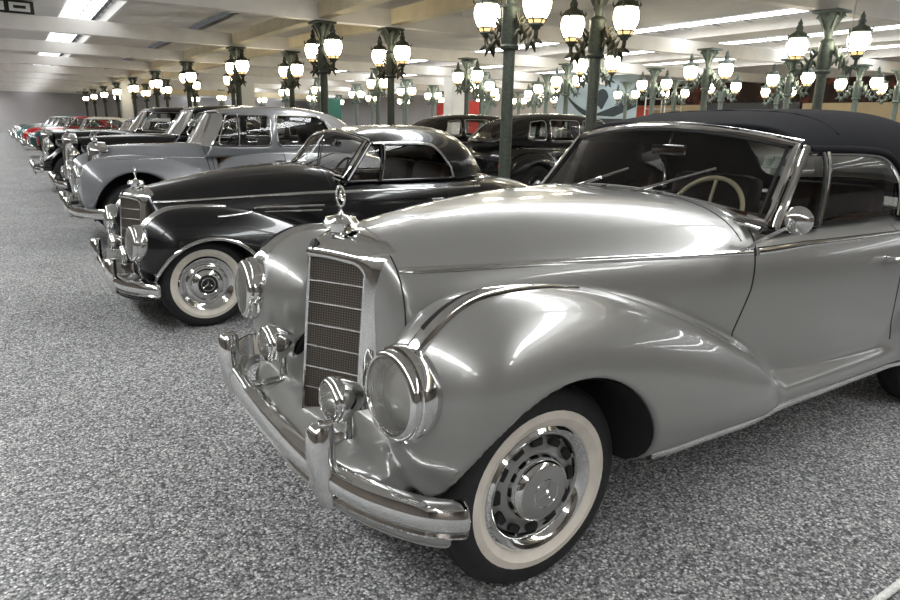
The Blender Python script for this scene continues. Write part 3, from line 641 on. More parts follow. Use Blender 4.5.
# ------------------------------------------------------------------ the other cars
def make_car(root, PM, p):
    h = p['h']; g = p.get
    hull, ff, rf, roof = p['hull'], p['ff'], p['rf'], p['roof']; zb, xb, sl, bul = p['ws']     # windscreen base z, base x, slope, bulge
    wb = p['wb']; ra = p['ra']; wr = p['wr']
    def wsx(y, z): u = 1-np.minimum((np.abs(y)/.65)**2, 1.6); return xb-bul*u+(z-zb)*sl
    sp = dict(h=h, box=p['box'], hull=hull, fenders=[(ff, g('k', .08)), (rf, g('k', .08))], extra=p.get('extra', []), arches=[(g('fx', .02), wr+.05, ra, .42), (wb, wr+.02, g('rra', ra-.03), .42)],
              cabin=p['cabin'], doors=p['doors'], hood=p['hood'], roof=roof, rbox=p['rbox'], rcut=p['rcut'], wsx=wsx, windows=p['windows'], rearwin=p['rearwin'], hr=p.get('hr', h*.85), roof_mat=p.get('roof_mat', PM), lining=p.get('lining', GREYLEATHER), fender_paint=p.get('fender_paint', PM), thick=p.get('thick', .035))
    Fd, Fq, parts = sculpt(sp, root, PM)
    # windscreen following the roof opening
    zt = p['wst']; rows = []
    for t in np.linspace(0, 1, 7):
        z = zb+(zt-zb)*t; x0 = float(wsx(np.array(.55), np.array(z))); yw = float(roof.yside(np.array(max(x0, xb-.05)), np.array(z)))-.03; rows.append([(float(wsx(np.array(a*yw), np.array(z)))+.01, a*yw, z) for a in np.linspace(-1, 1, 13)])
    MB().grid(rows).build('windscreen', GLASS, root)
    loop = rows[0]+[r[-1] for r in rows[1:]]+rows[-1][::-1][1:]+[r[0] for r in rows[::-1][1:-1]]
    MB().tube(loop, .014, 6, True).build('windscreen_frame', CHROME, root)
    if g('split_ws'): MB().tube([r[6] for r in rows], .01, 6).build('windscreen_divider', CHROME, root)
    for P in p['panes']:
        for s in (-1, 1):
            pane('side_window', P, roof, root, .02, side=s, n=6)
            loop, nn = side_curve(roof, [tuple(q) for q in rounded(P, .07)], s, .0); MB().tube(loop, .011, 6, True).build('window_frame', p.get('wf', CHROME), root)
    for P in p.get('bars', []):
        for s in (-1, 1): vp, nn = side_curve(roof, straight(P, 6), s, .0); MB().tube(vp, .011, 6).build('vent_bar', CHROME, root)
    yw, z0, z1, xr = p['rearwin']
    def rx(y, z):
        xs = np.arange(xr-.4, xr+1.3, .01); v = roof.f(xs, np.full_like(xs, y), np.full_like(xs, z)); k = np.nonzero(v < 0)[0]; return xs[k[-1]] if len(k) else xr
    MB().grid([[(rx(y, z)-.02, y, z) for y in np.linspace(-yw-.02, yw+.02, 9)] for z in np.linspace(z0-.02, z1+.02, 5)]).build('rear_window', GLASS, root)
    # trims
    for x0, z0_, x1, z1_, w in p.get('strips', []):
        for s in (-1, 1):
            q = [Fd.yat(*v, s) for v in straight([(x0, z0_), (x1, z1_)], 24)]; q = [v for v in q if v]
            if len(q) > 3: MB().strip([v[0] for v in q], [v[1] for v in q], w, w*.8).build('side_strip', p.get('strip_mat', CHROME), root)
    for x0, z0_, x1, z1_ in p.get('seams', []):
        for s in (-1, 1):
            q = [Fd.yat(*v, s) for v in straight([(x0, z0_), (x1, z1_)], 24)]; q = [v for v in q if v]
            if len(q) > 3: MB().strip([v[0] for v in q], [v[1] for v in q], .004, .003, 4, -.1).build('door_seam', SEAM, root)
    for x_, z_ in p.get('handles', []):
        for s in (-1, 1):
            q = Fd.yat(x_, z_, s)[0]; MB().tube([q, Vector(q)+Vector((0, s*.035, 0)), Vector(q)+Vector((.13, s*.04, 0))], .009, 6).build('door_handle', CHROME, root)
    # grille
    k = p['grille']; kind = k[0]
    if kind == 'upright':       # tall radiator shell with vertical shutters
        _, x0, w, zb_, zt_, peak = k
        def outline(w, zb_, zt_, peak, n=7):
            P = [(w*(.86+.14*t), zb_+(zt_-.06-zb_)*t) for t in np.linspace(0, 1, 8)]+[(w-.04+.04*math.cos(a), zt_-.06+.04*math.sin(a)) for a in np.linspace(.3, math.pi/2, 4)]+[((w-.04)*(1-t), zt_-.02+(peak)*t) for t in np.linspace(0, 1, n)[1:]]
            return P+[(-y, z) for y, z in P[::-1][1:]]
        rings = []
        for dw, dx in ((-.05, .015), (-.045, -.005), (-.02, -.012), (0, .01), (.005, .10), (.0, .17)): rings.append([(x0+dx-(z-zb_)*-.03, y, z) for y, z in outline(w+dw, zb_, zt_+dw*.9, peak)])
        o = MB().grid(rings).build('radiator_shell', CHROME, root, ang=50)
        MB().grid([[(x0+.03+(z-zb_)*.03, y*(.86+.14*(z-zb_)/(zt_-zb_)), z) for y in np.linspace(-w+.05, w-.05, 5)] for z in np.linspace(zb_, zt_-.06, 5)]).build('radiator_core', DARKTRIM, o)
        for i, y in enumerate(np.linspace(-w+.07, w-.07, 11)):
            MB().tube([(x0+.012, y*.88, zb_+.01), (x0+.012+(zt_-zb_)*.03, y, zt_-.07+.03*(1-abs(y)/w))], .007, 5).build('shutter', CHROME_DULL, o)
        b = MB().lathe([(.03, -.02), (.034, .01), (.02, .03), (.0, .035)], (x0+.08, 0, zt_+peak), (0, 0, 1), 16)
        for s in (-1, 1): b.grid([[(x0+.05+.10*t, s*(.006+.05*t*u), zt_+peak+.03+.07*t+.02*u) for u in (0, .5, 1)] for t in (0, .5, 1)])
        b.tube([(x0+.03, 0, zt_+peak+.03), (x0+.06, 0, zt_+peak+.10), (x0+.10, 0, zt_+peak+.05)], .012, 6); b.build('mascot', CHROME, root)
    elif kind == 'heart':       # narrow oval grille bulging forward
        _, x0, w, zb_, zt_ = k; G = []
        zc = (zb_+zt_)/2; hh = (zt_-zb_)/2
        o = MB().lathe([(hh*1.02, .05), (hh*1.03, -.01), (hh*.97, -.025), (hh*.92, -.01)], (x0, 0, zc), (1, 0, 0), 32, w/hh).build('radiator_shell', CHROME, root)
        MB().lathe([(hh*.95, 0), (hh*.5, -.02), (0, -.03)], (x0, 0, zc), (1, 0, 0), 32, w/hh).build('radiator_core', DARKTRIM, o)
        for y in np.linspace(-.8, .8, 9): e = hh*math.sqrt(1-y*y)*.93; MB().tube([(x0-.012, y*w, zc-e), (x0-.034, y*w, zc), (x0-.012, y*w, zc+e)], .007, 5).build('shutter', CHROME, o)
    else:                       # low wide grille
        _, x0, w, zb_, zt_ = k; zc = (zb_+zt_)/2
        o = MB().lathe([(w*1.0, .06), (w*1.03, -.01), (w*.97, -.03), (w*.93, 0)], (x0, 0, zc), (1, 0, 0), 32, 1, (0, 1, 0)); sc = (zt_-zb_)/2/w; o.v = [(x+.12*abs(y/w)**2, y, zc+(z-zc)*sc) for x, y, z in o.v]; o = o.build('grille_surround', CHROME, root)
        for t in np.linspace(-.75, .75, 5): e = math.sqrt(1-t*t)*.95*w; MB().tube([(x0-.015+.12*(q*e/w)**2, q*e, zc+t*(zt_-zb_)/2) for q in np.linspace(-1, 1, 9)], .012, 5).build('grille_bar', CHROME, o)
    for hx, hy, hz, hr_ in p['lights']:
        for s in (-1, 1): make_headlight(root, (hx, s*hy, hz), hr_, (-1, s*.06, .03), hr_*.7, hooded=g('sunk', True), n=24, name='headlight' if hr_ > .09 else 'fog_lamp')
    for path, hh, bl in p['bumpers']: bumper(root, path, hh, bl)
    for ox, oy, oz in p.get('over', []):
        for s in (-1, 1): overrider(root, (ox, s*oy, oz), .24, .08, .07)
    for x_ in (g('fx', .02)-.02, wb):
        for s in (-1, 1): make_wheel(root, (x_, s*p['track'], wr), wr, g('tw', .17), s, p.get('wheel_paint', PM), p.get('wheel', 'plain'), whitewall=g('ww', False), n=32)
    bx = p['bumpers'][0][0][0][0]; rx_ = p['bumpers'][1][0][0][0]
    for s in (-1, 1): MB().box((bx*.5-.02, s*.32, .44), (abs(bx)+.0, .05, .05), None, .01).build('bumper_iron', DARKTRIM, root); MB().box((rx_-.3, s*.32, .44), (.6, .05, .05), None, .01).build('bumper_iron', DARKTRIM, root)
    tz = p['tail_light']
    for s in (-1, 1): MB().sphere((tz[0], s*tz[1], tz[2]), (.05, .04, .06), 12, 8).build('tail_light', RUBY, root)
    # cabin
    sx, sz = p['seats']; cw = p['cabin'][2]
    for y in (-cw*.5, cw*.5): seat(root, (sx, y, sz), cw*.85, p.get('trim', LEATHER), .55)
    MB().box((sx+.85, 0, sz+.18), (.3, cw*1.8, .6), None, .08).build('rear_bench', p.get('trim', LEATHER), root)
    MB().box((xb+.16, 0, zb-.10), (.10, cw*1.9, .16), None, .03).build('dashboard', p.get('dash', WOOD), root)
    steering(root, (xb+.33, -.34, zb-.02), .20, p.get('wheel_rim', DARKTRIM))
    return Fd
def loft_hull(zt, w, zb=.3, zm=.68, n=3.2, nose=(-.6, .2, 2.4), tail=(4., .5, 2.2)): return Loft(zt, w, zb, zm, 0., n, nose, tail, .06)
def bentley_spec(h):
    hull = loft_hull([(-.5, 1.10), (-.3, 1.14), (.3, 1.17), (.8, 1.18), (1.1, 1.15), (2.4, 1.14), (2.8, 1.10), (3.3, .98), (3.8, .78)], [(-.5, .26), (-.3, .34), (.2, .46), (.8, .68), (1.2, .80), (2.4, .82), (3., .76), (3.6, .62), (4.0, .45)], .30, .68,
                     [(-.5, 2.6), (.6, 3), (1.3, 4.4), (2.4, 4.4), (3.4, 3)], (-.40, .1, 3), (4.0, .5, 2.2))
    ff = Loft([(-.7, 1.0), (-.4, 1.04), (-.15, 1.065), (.1, 1.05), (.4, .98), (.8, .85), (1.2, .66), (1.5, .5)], [(-.6, .22), (0, .25), (.6, .235), (1.5, .19)], [(-.6, .40), (0, .33), (1.5, .32)], [(-.6, .68), (.3, .6), (1.5, .42)], .635, 2.3, (-.70, .30, 2.6), (1.55, .5, 2.0))
    rf = Loft([(2.2, .7), (2.6, .9), (3.0, .98), (3.4, .92), (3.9, .66)], [(2.2, .2), (3, .225), (3.9, .16)], .32, .58, .665, 2.4, (2.15, .5, 2.), (3.98, .5, 2.2))
    roof = Loft([(.6, 1.50), (.95, 1.585), (1.3, 1.635), (1.7, 1.655), (2.2, 1.635), (2.55, 1.56), (2.8, 1.42), (3.05, 1.16)], [(.6, .68), (1.2, .71), (2.2, .70), (2.7, .64), (3.05, .55)], .95, 1.14, 0., [(.6, 3.6), (1.5, 3.4), (2.4, 2.8), (3.0, 2.4)], None, (3.14, .6, 2.), .06)
    return dict(h=h, box=((-.75, -1., .2), (4.15, 1., 1.35)), hull=hull, ff=ff, rf=rf, roof=roof, rbox=((.45, -.85, .95), (3.3, .85, 1.75)), rcut=1.02, k=.09, fx=-.11, wb=3.05, ra=.455, rra=.38, wr=.37, track=.70, cabin=(.84, 2.62, .66, .5, 0), doors=[(.78, 1.62, .45, 1.2), (1.66, 2.45, .45, 1.2)],
        hood=(-.42, .75, .95), ws=(1.15, .76, .56, .05), wst=1.565, windows=[[(.5, 1.17), (1.49, 1.16), (1.51, 1.53), (1.3, 1.55), (.6, 1.52)], [(1.60, 1.16), (2.42, 1.17), (2.32, 1.42), (2.18, 1.525), (1.60, 1.535)]],
        panes=[[(.84, 1.165), (1.50, 1.16), (1.52, 1.54), (.985, 1.535)], [(1.59, 1.16), (2.43, 1.165), (2.24, 1.53), (1.59, 1.54)]], bars=[[(1.10, 1.165), (1.13, 1.54)]], rearwin=(.45, 1.22, 1.45, 2.3), wf=CHROME_DULL, strips=[(-.3, 1.02, .75, 1.02, .006), (.8, 1.08, 2.5, 1.06, .007)], strip_mat=CHROME_DULL,
        seams=[(.78, 1.1, .80, .62), (1.64, 1.1, 1.64, .45), (.72, 1.14, .74, .8)], handles=[(1.5, .98), (1.76, .98)], grille=('upright', -.50, .25, .55, 1.15, .05), lights=[(-.69, .60, .82, .11), (-.66, .33, .56, .075)],
        bumpers=[([(-.80, 0, .43), (-.79, .3, .43), (-.75, .58, .43), (-.66, .78, .43), (-.5, .89, .43), (-.36, .92, .43)], .06, .035), ([(4.1, 0, .45), (4.05, .5, .45), (3.8, .84, .45)], .06, -.035)], over=[(-.80, .34, .46)], tail_light=(3.9, .68, .8), seats=(1.45, .68), trim=GREYLEATHER)
def limo_spec(h, fast=False):
    hull = loft_hull([(-.35, 1.14), (.3, 1.19), (1.0, 1.22), (1.3, 1.20), (3.2, 1.20), (3.8, 1.17), (4.2, 1.04)], [(-.35, .26), (.3, .34), (1.0, .56), (1.35, .68), (2., .72), (3.4, .70), (4.2, .56)], .42, .75, [(-.35, 3), (1.4, 4), (3, 4.2), (4.2, 3)], (-.32, .1, 3), (4.3, .35, 2.4))
    ff = Loft([(-.5, .70), (-.3, .86), (0, .93), (.3, .90), (.7, .72), (1.1, .50), (1.5, .40)], [(-.5, .15), (0, .165), (1.5, .15)], [(-.5, .46), (0, .36), (1.5, .32)], [(-.5, .62), (.3, .6), (1.5, .36)], .70, 2.2, (-.50, .4, 2.), (1.6, .4, 2.))
    rf = Loft([(2.3, .42), (2.7, .72), (3.1, .95), (3.4, .99), (3.8, .92), (4.2, .62)], [(2.3, .15), (3.2, .165), (4.2, .14)], [(2.3, .32), (3.4, .36), (4.2, .4)], [(2.3, .38), (3.4, .62), (4.2, .5)], .70, 2.3, (2.25, .4, 2.), (4.32, .5, 2.))
    sill = Loft(.40, .16, .33, .37, .70, 3, nose=(1.2, .2, 2), tail=(2.7, .2, 2))
    e = -.0 if not fast else .1
    roof = Loft([(1.1, 1.55), (1.5, 1.66), (2., 1.71), (2.8, 1.71), (3.3, 1.66), (3.7, 1.54), (4.0, 1.36), (4.2, 1.15)], [(1.1, .62), (2, .66), (3.2, .655), (4.2, .55)], .95, 1.2, 0., [(1.1, 4), (2.5, 3.6), (3.6, 3), (4.2, 2.6)], None, (4.28, .5, 2.2), .06)
    return dict(h=h, box=((-.7, -1., .25), (4.45, 1., 1.35)), hull=hull, ff=ff, rf=rf, roof=roof, extra=[(sill, .02)], rbox=((.95, -.8, 1.0), (4.4, .8, 1.82)), rcut=1.02, k=.05, wb=3.35, ra=.42, wr=.38, track=.72, cabin=(1.3, 3.7, .58, .55, 0), doors=[(1.3, 2.2, .48, 1.3), (2.25, 3.1, .48, 1.3)],
        hood=(-.35, 1.2, .75), ws=(1.2, 1.18, .72, .03), wst=1.60, windows=[[(.9, 1.22), (2.12, 1.21), (2.12, 1.58), (1.1, 1.57)], [(2.24, 1.21), (2.95, 1.21), (2.95, 1.58), (2.24, 1.58)], [(3.08, 1.22), (3.5, 1.23), (3.4, 1.52), (3.08, 1.57)]],
        panes=[[(1.28, 1.215), (2.13, 1.205), (2.13, 1.585), (1.53, 1.58)], [(2.23, 1.205), (2.96, 1.205), (2.96, 1.585), (2.23, 1.585)], [(3.07, 1.215), (3.51, 1.22), (3.40, 1.54), (3.07, 1.58)]], rearwin=(.32, 1.34, 1.56, 3.4), strips=[(-.2, 1.02, 3.6, 1.06, .007)],
        seams=[(1.3, 1.15, 1.3, .45), (2.22, 1.15, 2.22, .45), (3.12, 1.15, 3.12, .5)], handles=[(2.05, 1.0), (2.35, 1.0)], grille=('upright', -.48, .29, .50, 1.17, .05), lights=[(-.42, .47, .88, .13), (-.52, .3, .58, .08)], sunk=False,
        bumpers=[([(-.68, 0, .45), (-.67, .3, .45), (-.63, .6, .45), (-.55, .82, .45)], .05, .03), ([(4.5, 0, .48), (4.46, .5, .48), (4.3, .82, .48)], .05, -.03)], over=[(-.68, .3, .47)], tail_light=(4.2, .72, .75), seats=(1.95, .72), trim=LEATHER, split_ws=True)
def fifties_spec(h, low=False):
    d = -.06 if low else 0.
    hull = loft_hull([(-.6, .86+d), (-.3, .96+d), (.3, 1.0+d), (.9, 1.03+d), (1.2, 1.02+d), (2.6, 1.0+d), (3.2, .95+d), (3.8, .80+d)], [(-.6, .45), (-.2, .60), (.4, .70), (1., .78), (2.4, .80), (3.2, .76), (3.9, .55)], .30, .62, [(-.6, 3), (1.2, 4.2), (2.6, 4.2), (3.6, 3)], (-.62, .25, 2.4), (4.0, .4, 2.2))
    ff = Loft([(-.65, .78), (-.3, .92), (0, .95), (.5, .92), (1., .84), (1.6, .66)], [(-.65, .2), (0, .22), (1.6, .2)], [(-.65, .38), (0, .32), (1.6, .32)], [(-.6, .64), (1.6, .5)], .65, 2.5, (-.66, .3, 2.4), (1.7, .6, 2.))
    rf = Loft([(2.0, .7), (2.6, .88), (3.0, .92), (3.5, .86), (3.95, .68)], [(2., .18), (3, .21), (3.9, .16)], .32, .6, .655, 2.5, (1.95, .5, 2.), (4.02, .4, 2.2))
    roof = Loft([(.9, 1.30), (1.25, 1.42), (1.6, 1.48), (2.0, 1.49), (2.4, 1.45), (2.8, 1.32), (3.1, 1.06)], [(.9, .64), (1.6, .66), (2.3, .65), (3.1, .52)], .85, 1.03+d, 0., [(.9, 3.6), (2, 3.2), (3.1, 2.4)], None, (3.15, .6, 2.), .06)
    return dict(h=h, box=((-.8, -1., .2), (4.15, 1., 1.2)), hull=hull, ff=ff, rf=rf, roof=roof, rbox=((.7, -.8, .85), (3.3, .8, 1.6)), rcut=.90+d, k=.10, wb=2.75, ra=.38, wr=.34, track=.70, cabin=(1.15, 2.75, .62, .45, 0), doors=[(1.02, 2.05, .42, 1.1)],
        hood=(-.5, .95, .88), ws=(1.0+d, 1.02, .62, .07), wst=1.37, windows=[[(.7, 1.03+d), (2.5, 1.03+d), (2.42, 1.24), (2.25, 1.375), (1.0, 1.38)]], panes=[[(1.12, 1.03+d), (2.0, 1.02+d), (2.0, 1.385), (1.40, 1.38)], [(2.02, 1.02+d), (2.5, 1.03+d), (2.27, 1.37), (2.02, 1.385)]], rearwin=(.42, 1.08, 1.32, 2.4),
        strips=[(-.2, .80, 2.6, .78, .01)], seams=[(1.02, .95, 1.02, .45), (2.07, .95, 2.07, .45)], handles=[(1.9, .85)], grille=('wide', -.70, .36, .46, .72), lights=[(-.62, .62, .74, .11)],
        bumpers=[([(-.88, 0, .42), (-.86, .4, .42), (-.76, .72, .42), (-.58, .88, .42)], .06, .04), ([(4.15, 0, .44), (4.1, .5, .44), (3.85, .84, .44)], .06, -.04)], over=[(-.88, .35, .46)], tail_light=(3.95, .68, .7), seats=(1.65, .58))
# ------------------------------------------------------------------ the hall
SC = bpy.context.scene
def gravel():
    m = mat('gravel', (.3, .3, .3), .85, spec=.3); nt = m.node_tree; n = nt.nodes; b = n['Principled BSDF']; L = nt.links.new
    tc = n.new('ShaderNodeTexCoord'); v = n.new('ShaderNodeTexVoronoi'); v.inputs['Scale'].default_value = 112; L(tc.outputs['Object'], v.inputs['Vector'])
    sp = n.new('ShaderNodeSeparateColor'); L(v.outputs['Color'], sp.inputs[0]); cr = n.new('ShaderNodeValToRGB'); L(sp.outputs[0], cr.inputs[0]); e = cr.color_ramp.elements
    e[0].position = 0; e[0].color = (.09, .09, .093, 1); e[1].position = 1; e[1].color = (.85, .84, .82, 1)
    for p, c in ((.3, (.22, .22, .222, 1)), (.55, (.36, .36, .355, 1)), (.85, (.56, .55, .535, 1))): q = e.new(p); q.color = c
    dk = n.new('ShaderNodeMapRange'); dk.inputs['From Min'].default_value = .25; dk.inputs['From Max'].default_value = .75; dk.inputs['To Min'].default_value = 1; dk.inputs['To Max'].default_value = .45; L(v.outputs['Distance'], dk.inputs['Value'])
    nz = n.new('ShaderNodeTexNoise'); nz.inputs['Scale'].default_value = 1.3; nz.inputs['Detail'].default_value = 4; L(tc.outputs['Object'], nz.inputs['Vector'])
    mr = n.new('ShaderNodeMapRange'); mr.inputs['From Min'].default_value = .3; mr.inputs['From Max'].default_value = .7; mr.inputs['To Min'].default_value = .88; mr.inputs['To Max'].default_value = 1.1; L(nz.outputs[0], mr.inputs['Value'])
    mu = n.new('ShaderNodeMath'); mu.operation = 'MULTIPLY'; L(dk.outputs[0], mu.inputs[0]); L(mr.outputs[0], mu.inputs[1])
    mx = n.new('ShaderNodeMixRGB'); mx.blend_type = 'MULTIPLY'; mx.inputs[0].default_value = 1; L(cr.outputs[0], mx.inputs[1]); L(mu.outputs[0], mx.inputs[2]); L(mx.outputs[0], b.inputs['Base Color'])
    bp = n.new('ShaderNodeBump'); bp.invert = True; bp.inputs['Strength'].default_value = .9; bp.inputs['Distance'].default_value = .005; L(v.outputs['Distance'], bp.inputs['Height']); L(bp.outputs[0], b.inputs['Normal'])
    return m
PLASTER = noisy(mat('ceiling_plaster', (.72, .69, .66), .8), 2, .05)
BEAM = noisy(mat('beam_paint', (.84, .81, .77), .6), 3, .05)
GIRDER = noisy(mat('girder_lamplit_cream', (.84, .73, .50), .6), 3, .08)  # yellow cast of the lamplight is mixed into the cream base colour
WALLG = noisy(mat('wall_grey_paint', (.50, .48, .48), .8), .8, .05)
WALLW = noisy(mat('wall_warm_brown', (.13, .11, .095), .8), .8, .1)
WHITEP = noisy(mat('white_panel', (.80, .80, .78), .6), 3, .04)
SKY = mat('skylight_glazing', (.9, .9, .9), .4, emis=(.95, .98, 1.), es=17.)
IRON = noisy(mat('green_cast_iron', (.055, .065, .05), .5, .2), 30, .35)
PATINA = noisy(mat('verdigris_post', (.19, .235, .215), .5, .1), 18, .25)
BRONZE = noisy(mat('dark_bronze', (.06, .055, .035), .45, .5), 40, .4)
SKYD = mat('dimmed_glazing', (.9, .9, .9), .4, emis=(.95, .98, 1.), es=8.)  # skylight glazing again, glow lowered so the beams do not burn out
SKYF = mat('faint_glow_glazing', (.9, .9, .9), .4, emis=(.95, .98, 1.), es=3.)  # same glazing once more, glow lowered further against glare on wall and beams
GLOBE = mat('lantern_glass', (.9, .85, .7), .3, emis=(1., .90, .68), es=20.)
AMBER = mat('amber_glass', (.8, .5, .2), .3, emis=(1., .66, .3), es=1.5)
DARKCURT = mat('dark_curtain', (.03, .02, .018), .8)
def S(o): o['kind'] = 'structure'; return o
YS, SP, X1, X2 = 5.35, 6.476, 4.58, 6.22
S(MB().box((9, 31, -.05), (37, 84, .1)).build('floor', gravel(), smooth=False))
S(MB().box((9, 72.1, 2.4), (37, .2, 5)).build('wall_far', WALLG, smooth=False))
S(MB().box((27.6, 31, 2.4), (.2, 84, 5)).build('wall_right', WALLG, smooth=False))
S(MB().box((-9.5, 31, 2.4), (.2, 84, 5)).build('wall_left', WALLW, smooth=False)); S(MB().box((9, -11.1, 2.4), (37, .2, 5)).build('wall_back', WALLW, smooth=False))
# shallow shed roof with long flat rooflights
STR = [(-4.2, -11.5, 73), (.35, 11.9, 73), (3.0, -11.5, 8.6), (14.5, -11.5, 73), (18.85, -11.5, 73), (23.2, -11.5, 73)]; b = MB(); W_ = .95  # first strip is out of view, added to light the front of the cabriolet
ed = [-11.5]+[x for x, _, _ in STR]+[27.7]
for q in range(len(ed)-1):
    xa, xb = ed[q]+(W_ if q else 0), ed[q+1]
    for o in (0, .1): b.grid([[(xa, y, 4.05+o), (xb, y, 4.27+o)] for y in (-11.5, 73)], o > 0)
b.grid([[(.35, y, 4.27), (.35+W_, y, 4.27)] for y in (-11.5, 11.9)]); b.grid([[(3.0, y, 4.27), (3.0+W_, y, 4.27)] for y in (8.6, 73)])
S(b.build('ceiling', PLASTER, smooth=False))
for i, (x0, ya, yb) in enumerate(STR):
    wd = (W_, .8, .7)[i] if i < 3 else .5; w = S(MB().grid([[(x0, y, 4.25), (x0+wd, y, 4.24)] for y in np.linspace(ya, yb, 15)]).build('window_%d' % (i+1), SKY if i in (0, 2) else SKYF if i == 1 else SKYD, smooth=False)); b = MB()
    for y in np.arange(ya+.5, yb, .95): b.tube([(x0, y, 4.225), (x0+W_, y, 4.215)], .014, 4)
    b.tube([(x0+.45, ya, 4.22), (x0+.45, yb, 4.22)], .015, 4); b.build('glazing_bar', CHROME_DULL, w)
    S(MB().box((x0+W_+.04, (ya+yb)/2, 4.13), (.08, yb-ya, .30)).build('trim_%d' % (i+1), BEAM, smooth=False))
for n in range(-2, 11):
    y = YS+SP*n; S(MB().box((-1.8, y, 3.71), (13.2, .24, .36), None, .01).build('beam', BEAM, smooth=False))
    a = math.atan(-.107); c_ = Vector((X2-1.5+11.4, y-.107*11.2, 3.71)); S(MB().box(c_, (22.8, .24, .36), Matrix.Rotation(a, 3, 'Z'), .01).build('beam', BEAM, smooth=False))
for x in (X1, X2): S(MB().box((x, 31, 3.73), (.26, 84, .30), None, .01).build('girder', GIRDER, smooth=False))
# ------------------------------------------------------------------ lamp posts
def lamp_post(iron):
    r = empty('lamp_post')
    MB().lathe([(0, 0), (.24, 0), (.24, .06), (.19, .10), (.17, .34), (.20, .38), (.14, .46), (.11, .56), (.0855, .62)], n=20).build('base', iron, r)
    MB().lathe([(.086, .5), (.084, 1.2), (.080, 2.6)], n=16).build('shaft', iron, r)
    MB().lathe([(.08, 2.46), (.125, 2.48), (.135, 2.51), (.105, 2.54), (.12, 2.57), (.118, 2.98), (.13, 3.0), (.10, 3.03), (.075, 3.05)], n=16).build('collar', iron, r)
    b = MB().lathe([(.07, 3.0), (.07, 3.12), (.085, 3.16), (.075, 3.2), (.10, 3.28), (.17, 3.38), (.20, 3.47)], n=16)
    for k in range(8):
        a = 2*math.pi*k/8+.2; ca, sa = math.cos(a), math.sin(a); b.tube([(ca*.08, sa*.08, 3.2), (ca*.14, sa*.14, 3.36), (ca*.21, sa*.21, 3.44), (ca*.24, sa*.24, 3.40)], [.02, .035, .03, .012], 5)
    b.box((0, 0, 3.497), (.46, .46, .045), None, .01); b.build('capital', iron, r)
    for s in (-1, 1):
        b = MB(); yc = s*.54
        b.tube(dense([(0, s*.10, 2.86), (0, s*.22, 2.76), (0, s*.34, 2.60), (0, s*.46, 2.54), (0, s*.54, 2.60), (0, yc, 2.72)], 4), [.035]*13+[.03]*8, 6)
        for k, (y, z, dy, dz, q) in enumerate(((.16, 2.82, .07, .10, .03), (.22, 2.75, .02, .13, .03), (.28, 2.68, .06, .10, .035), (.36, 2.60, .02, .11, .03), (.30, 2.62, .02, -.10, .035), (.40, 2.56, .05, -.12, .04), (.47, 2.54, -.02, -.13, .03), (.52, 2.56, .08, -.06, .03), (.20, 2.70, -.02, -.11, .03))):
            for e in (-.05, .05): b.tube([(e*.3, s*y, z), (e, s*(y+dy*.6), z+dz*.5), (e*1.6, s*(y+dy), z+dz)], [q, q*.8, .006], 5)
        arm = b.build('arm', BRONZE if iron is IRON else iron, r, ang=80)
        l = MB().lathe([(0, 2.66), (.05, 2.68), (.06, 2.71), (.10, 2.73), (.095, 2.75)], (0, yc, 0), n=14)
        l.lathe([(.175, 3.10), (.19, 3.115), (.17, 3.14), (.13, 3.19), (.07, 3.22), (.05, 3.25), (.065, 3.28), (.05, 3.32), (.035, 3.34), (.045, 3.37), (.02, 3.41), (0, 3.46)], (0, yc, 0), n=14)
        for k in range(6):
            a = 2*math.pi*k/6+.5; ca, sa = math.cos(a), math.sin(a); l.tube([(ca*q, yc+sa*q, z) for q, z in ((.08, 2.74), (.12, 2.79), (.16, 2.86), (.188, 2.94), (.192, 3.0), (.183, 3.06), (.165, 3.11))], .011, 4); l.tube([(ca*.175, yc+sa*.175, 3.11), (ca*.20, yc+sa*.20, 3.15), (ca*.19, yc+sa*.19, 3.19)], [.014, .012, .004], 4)
        ring(l, (0, yc, 2.80), .12, (0, 0, 1), .012, 14, 5)
        lo = l.build('lantern', iron, r, ang=60)
        MB().lathe([(.115, 2.80), (.15, 2.86), (.178, 2.94), (.184, 3.00), (.176, 3.05), (.15, 3.11)], (0, yc, 0), n=20).build('globe', GLOBE, lo)
        MB().lathe([(.075, 2.735), (.105, 2.765), (.118, 2.80)], (0, yc, 0), n=20).build('lower_glass', AMBER, lo)
    return r
ORD = ['nearest', 'second', 'third', 'fourth', 'fifth', 'sixth', 'seventh', 'eighth', 'ninth', 'tenth', 'eleventh']
lamp0 = lamp_post(IRON); lampP = lamp_post(PATINA); used = {}
def place_lamp(x, y, label, group, proto):
    o = proto if proto not in used.values() else copy_tree(proto); used[len(used)] = proto
    o.location = (x, y, 0); tag(o, label, 'lamp post', group)
for n in range(10): place_lamp(X1, YS+SP*n, f'{ORD[n]} dark green lamp post in the row along the parked car tails', 'lamp posts behind the car row', lamp0)
for n in range(9): place_lamp(X2, YS+SP*n, f'{ORD[n]} dark green lamp post of the second row behind the parked cars', 'lamp posts of the second row', lamp0)
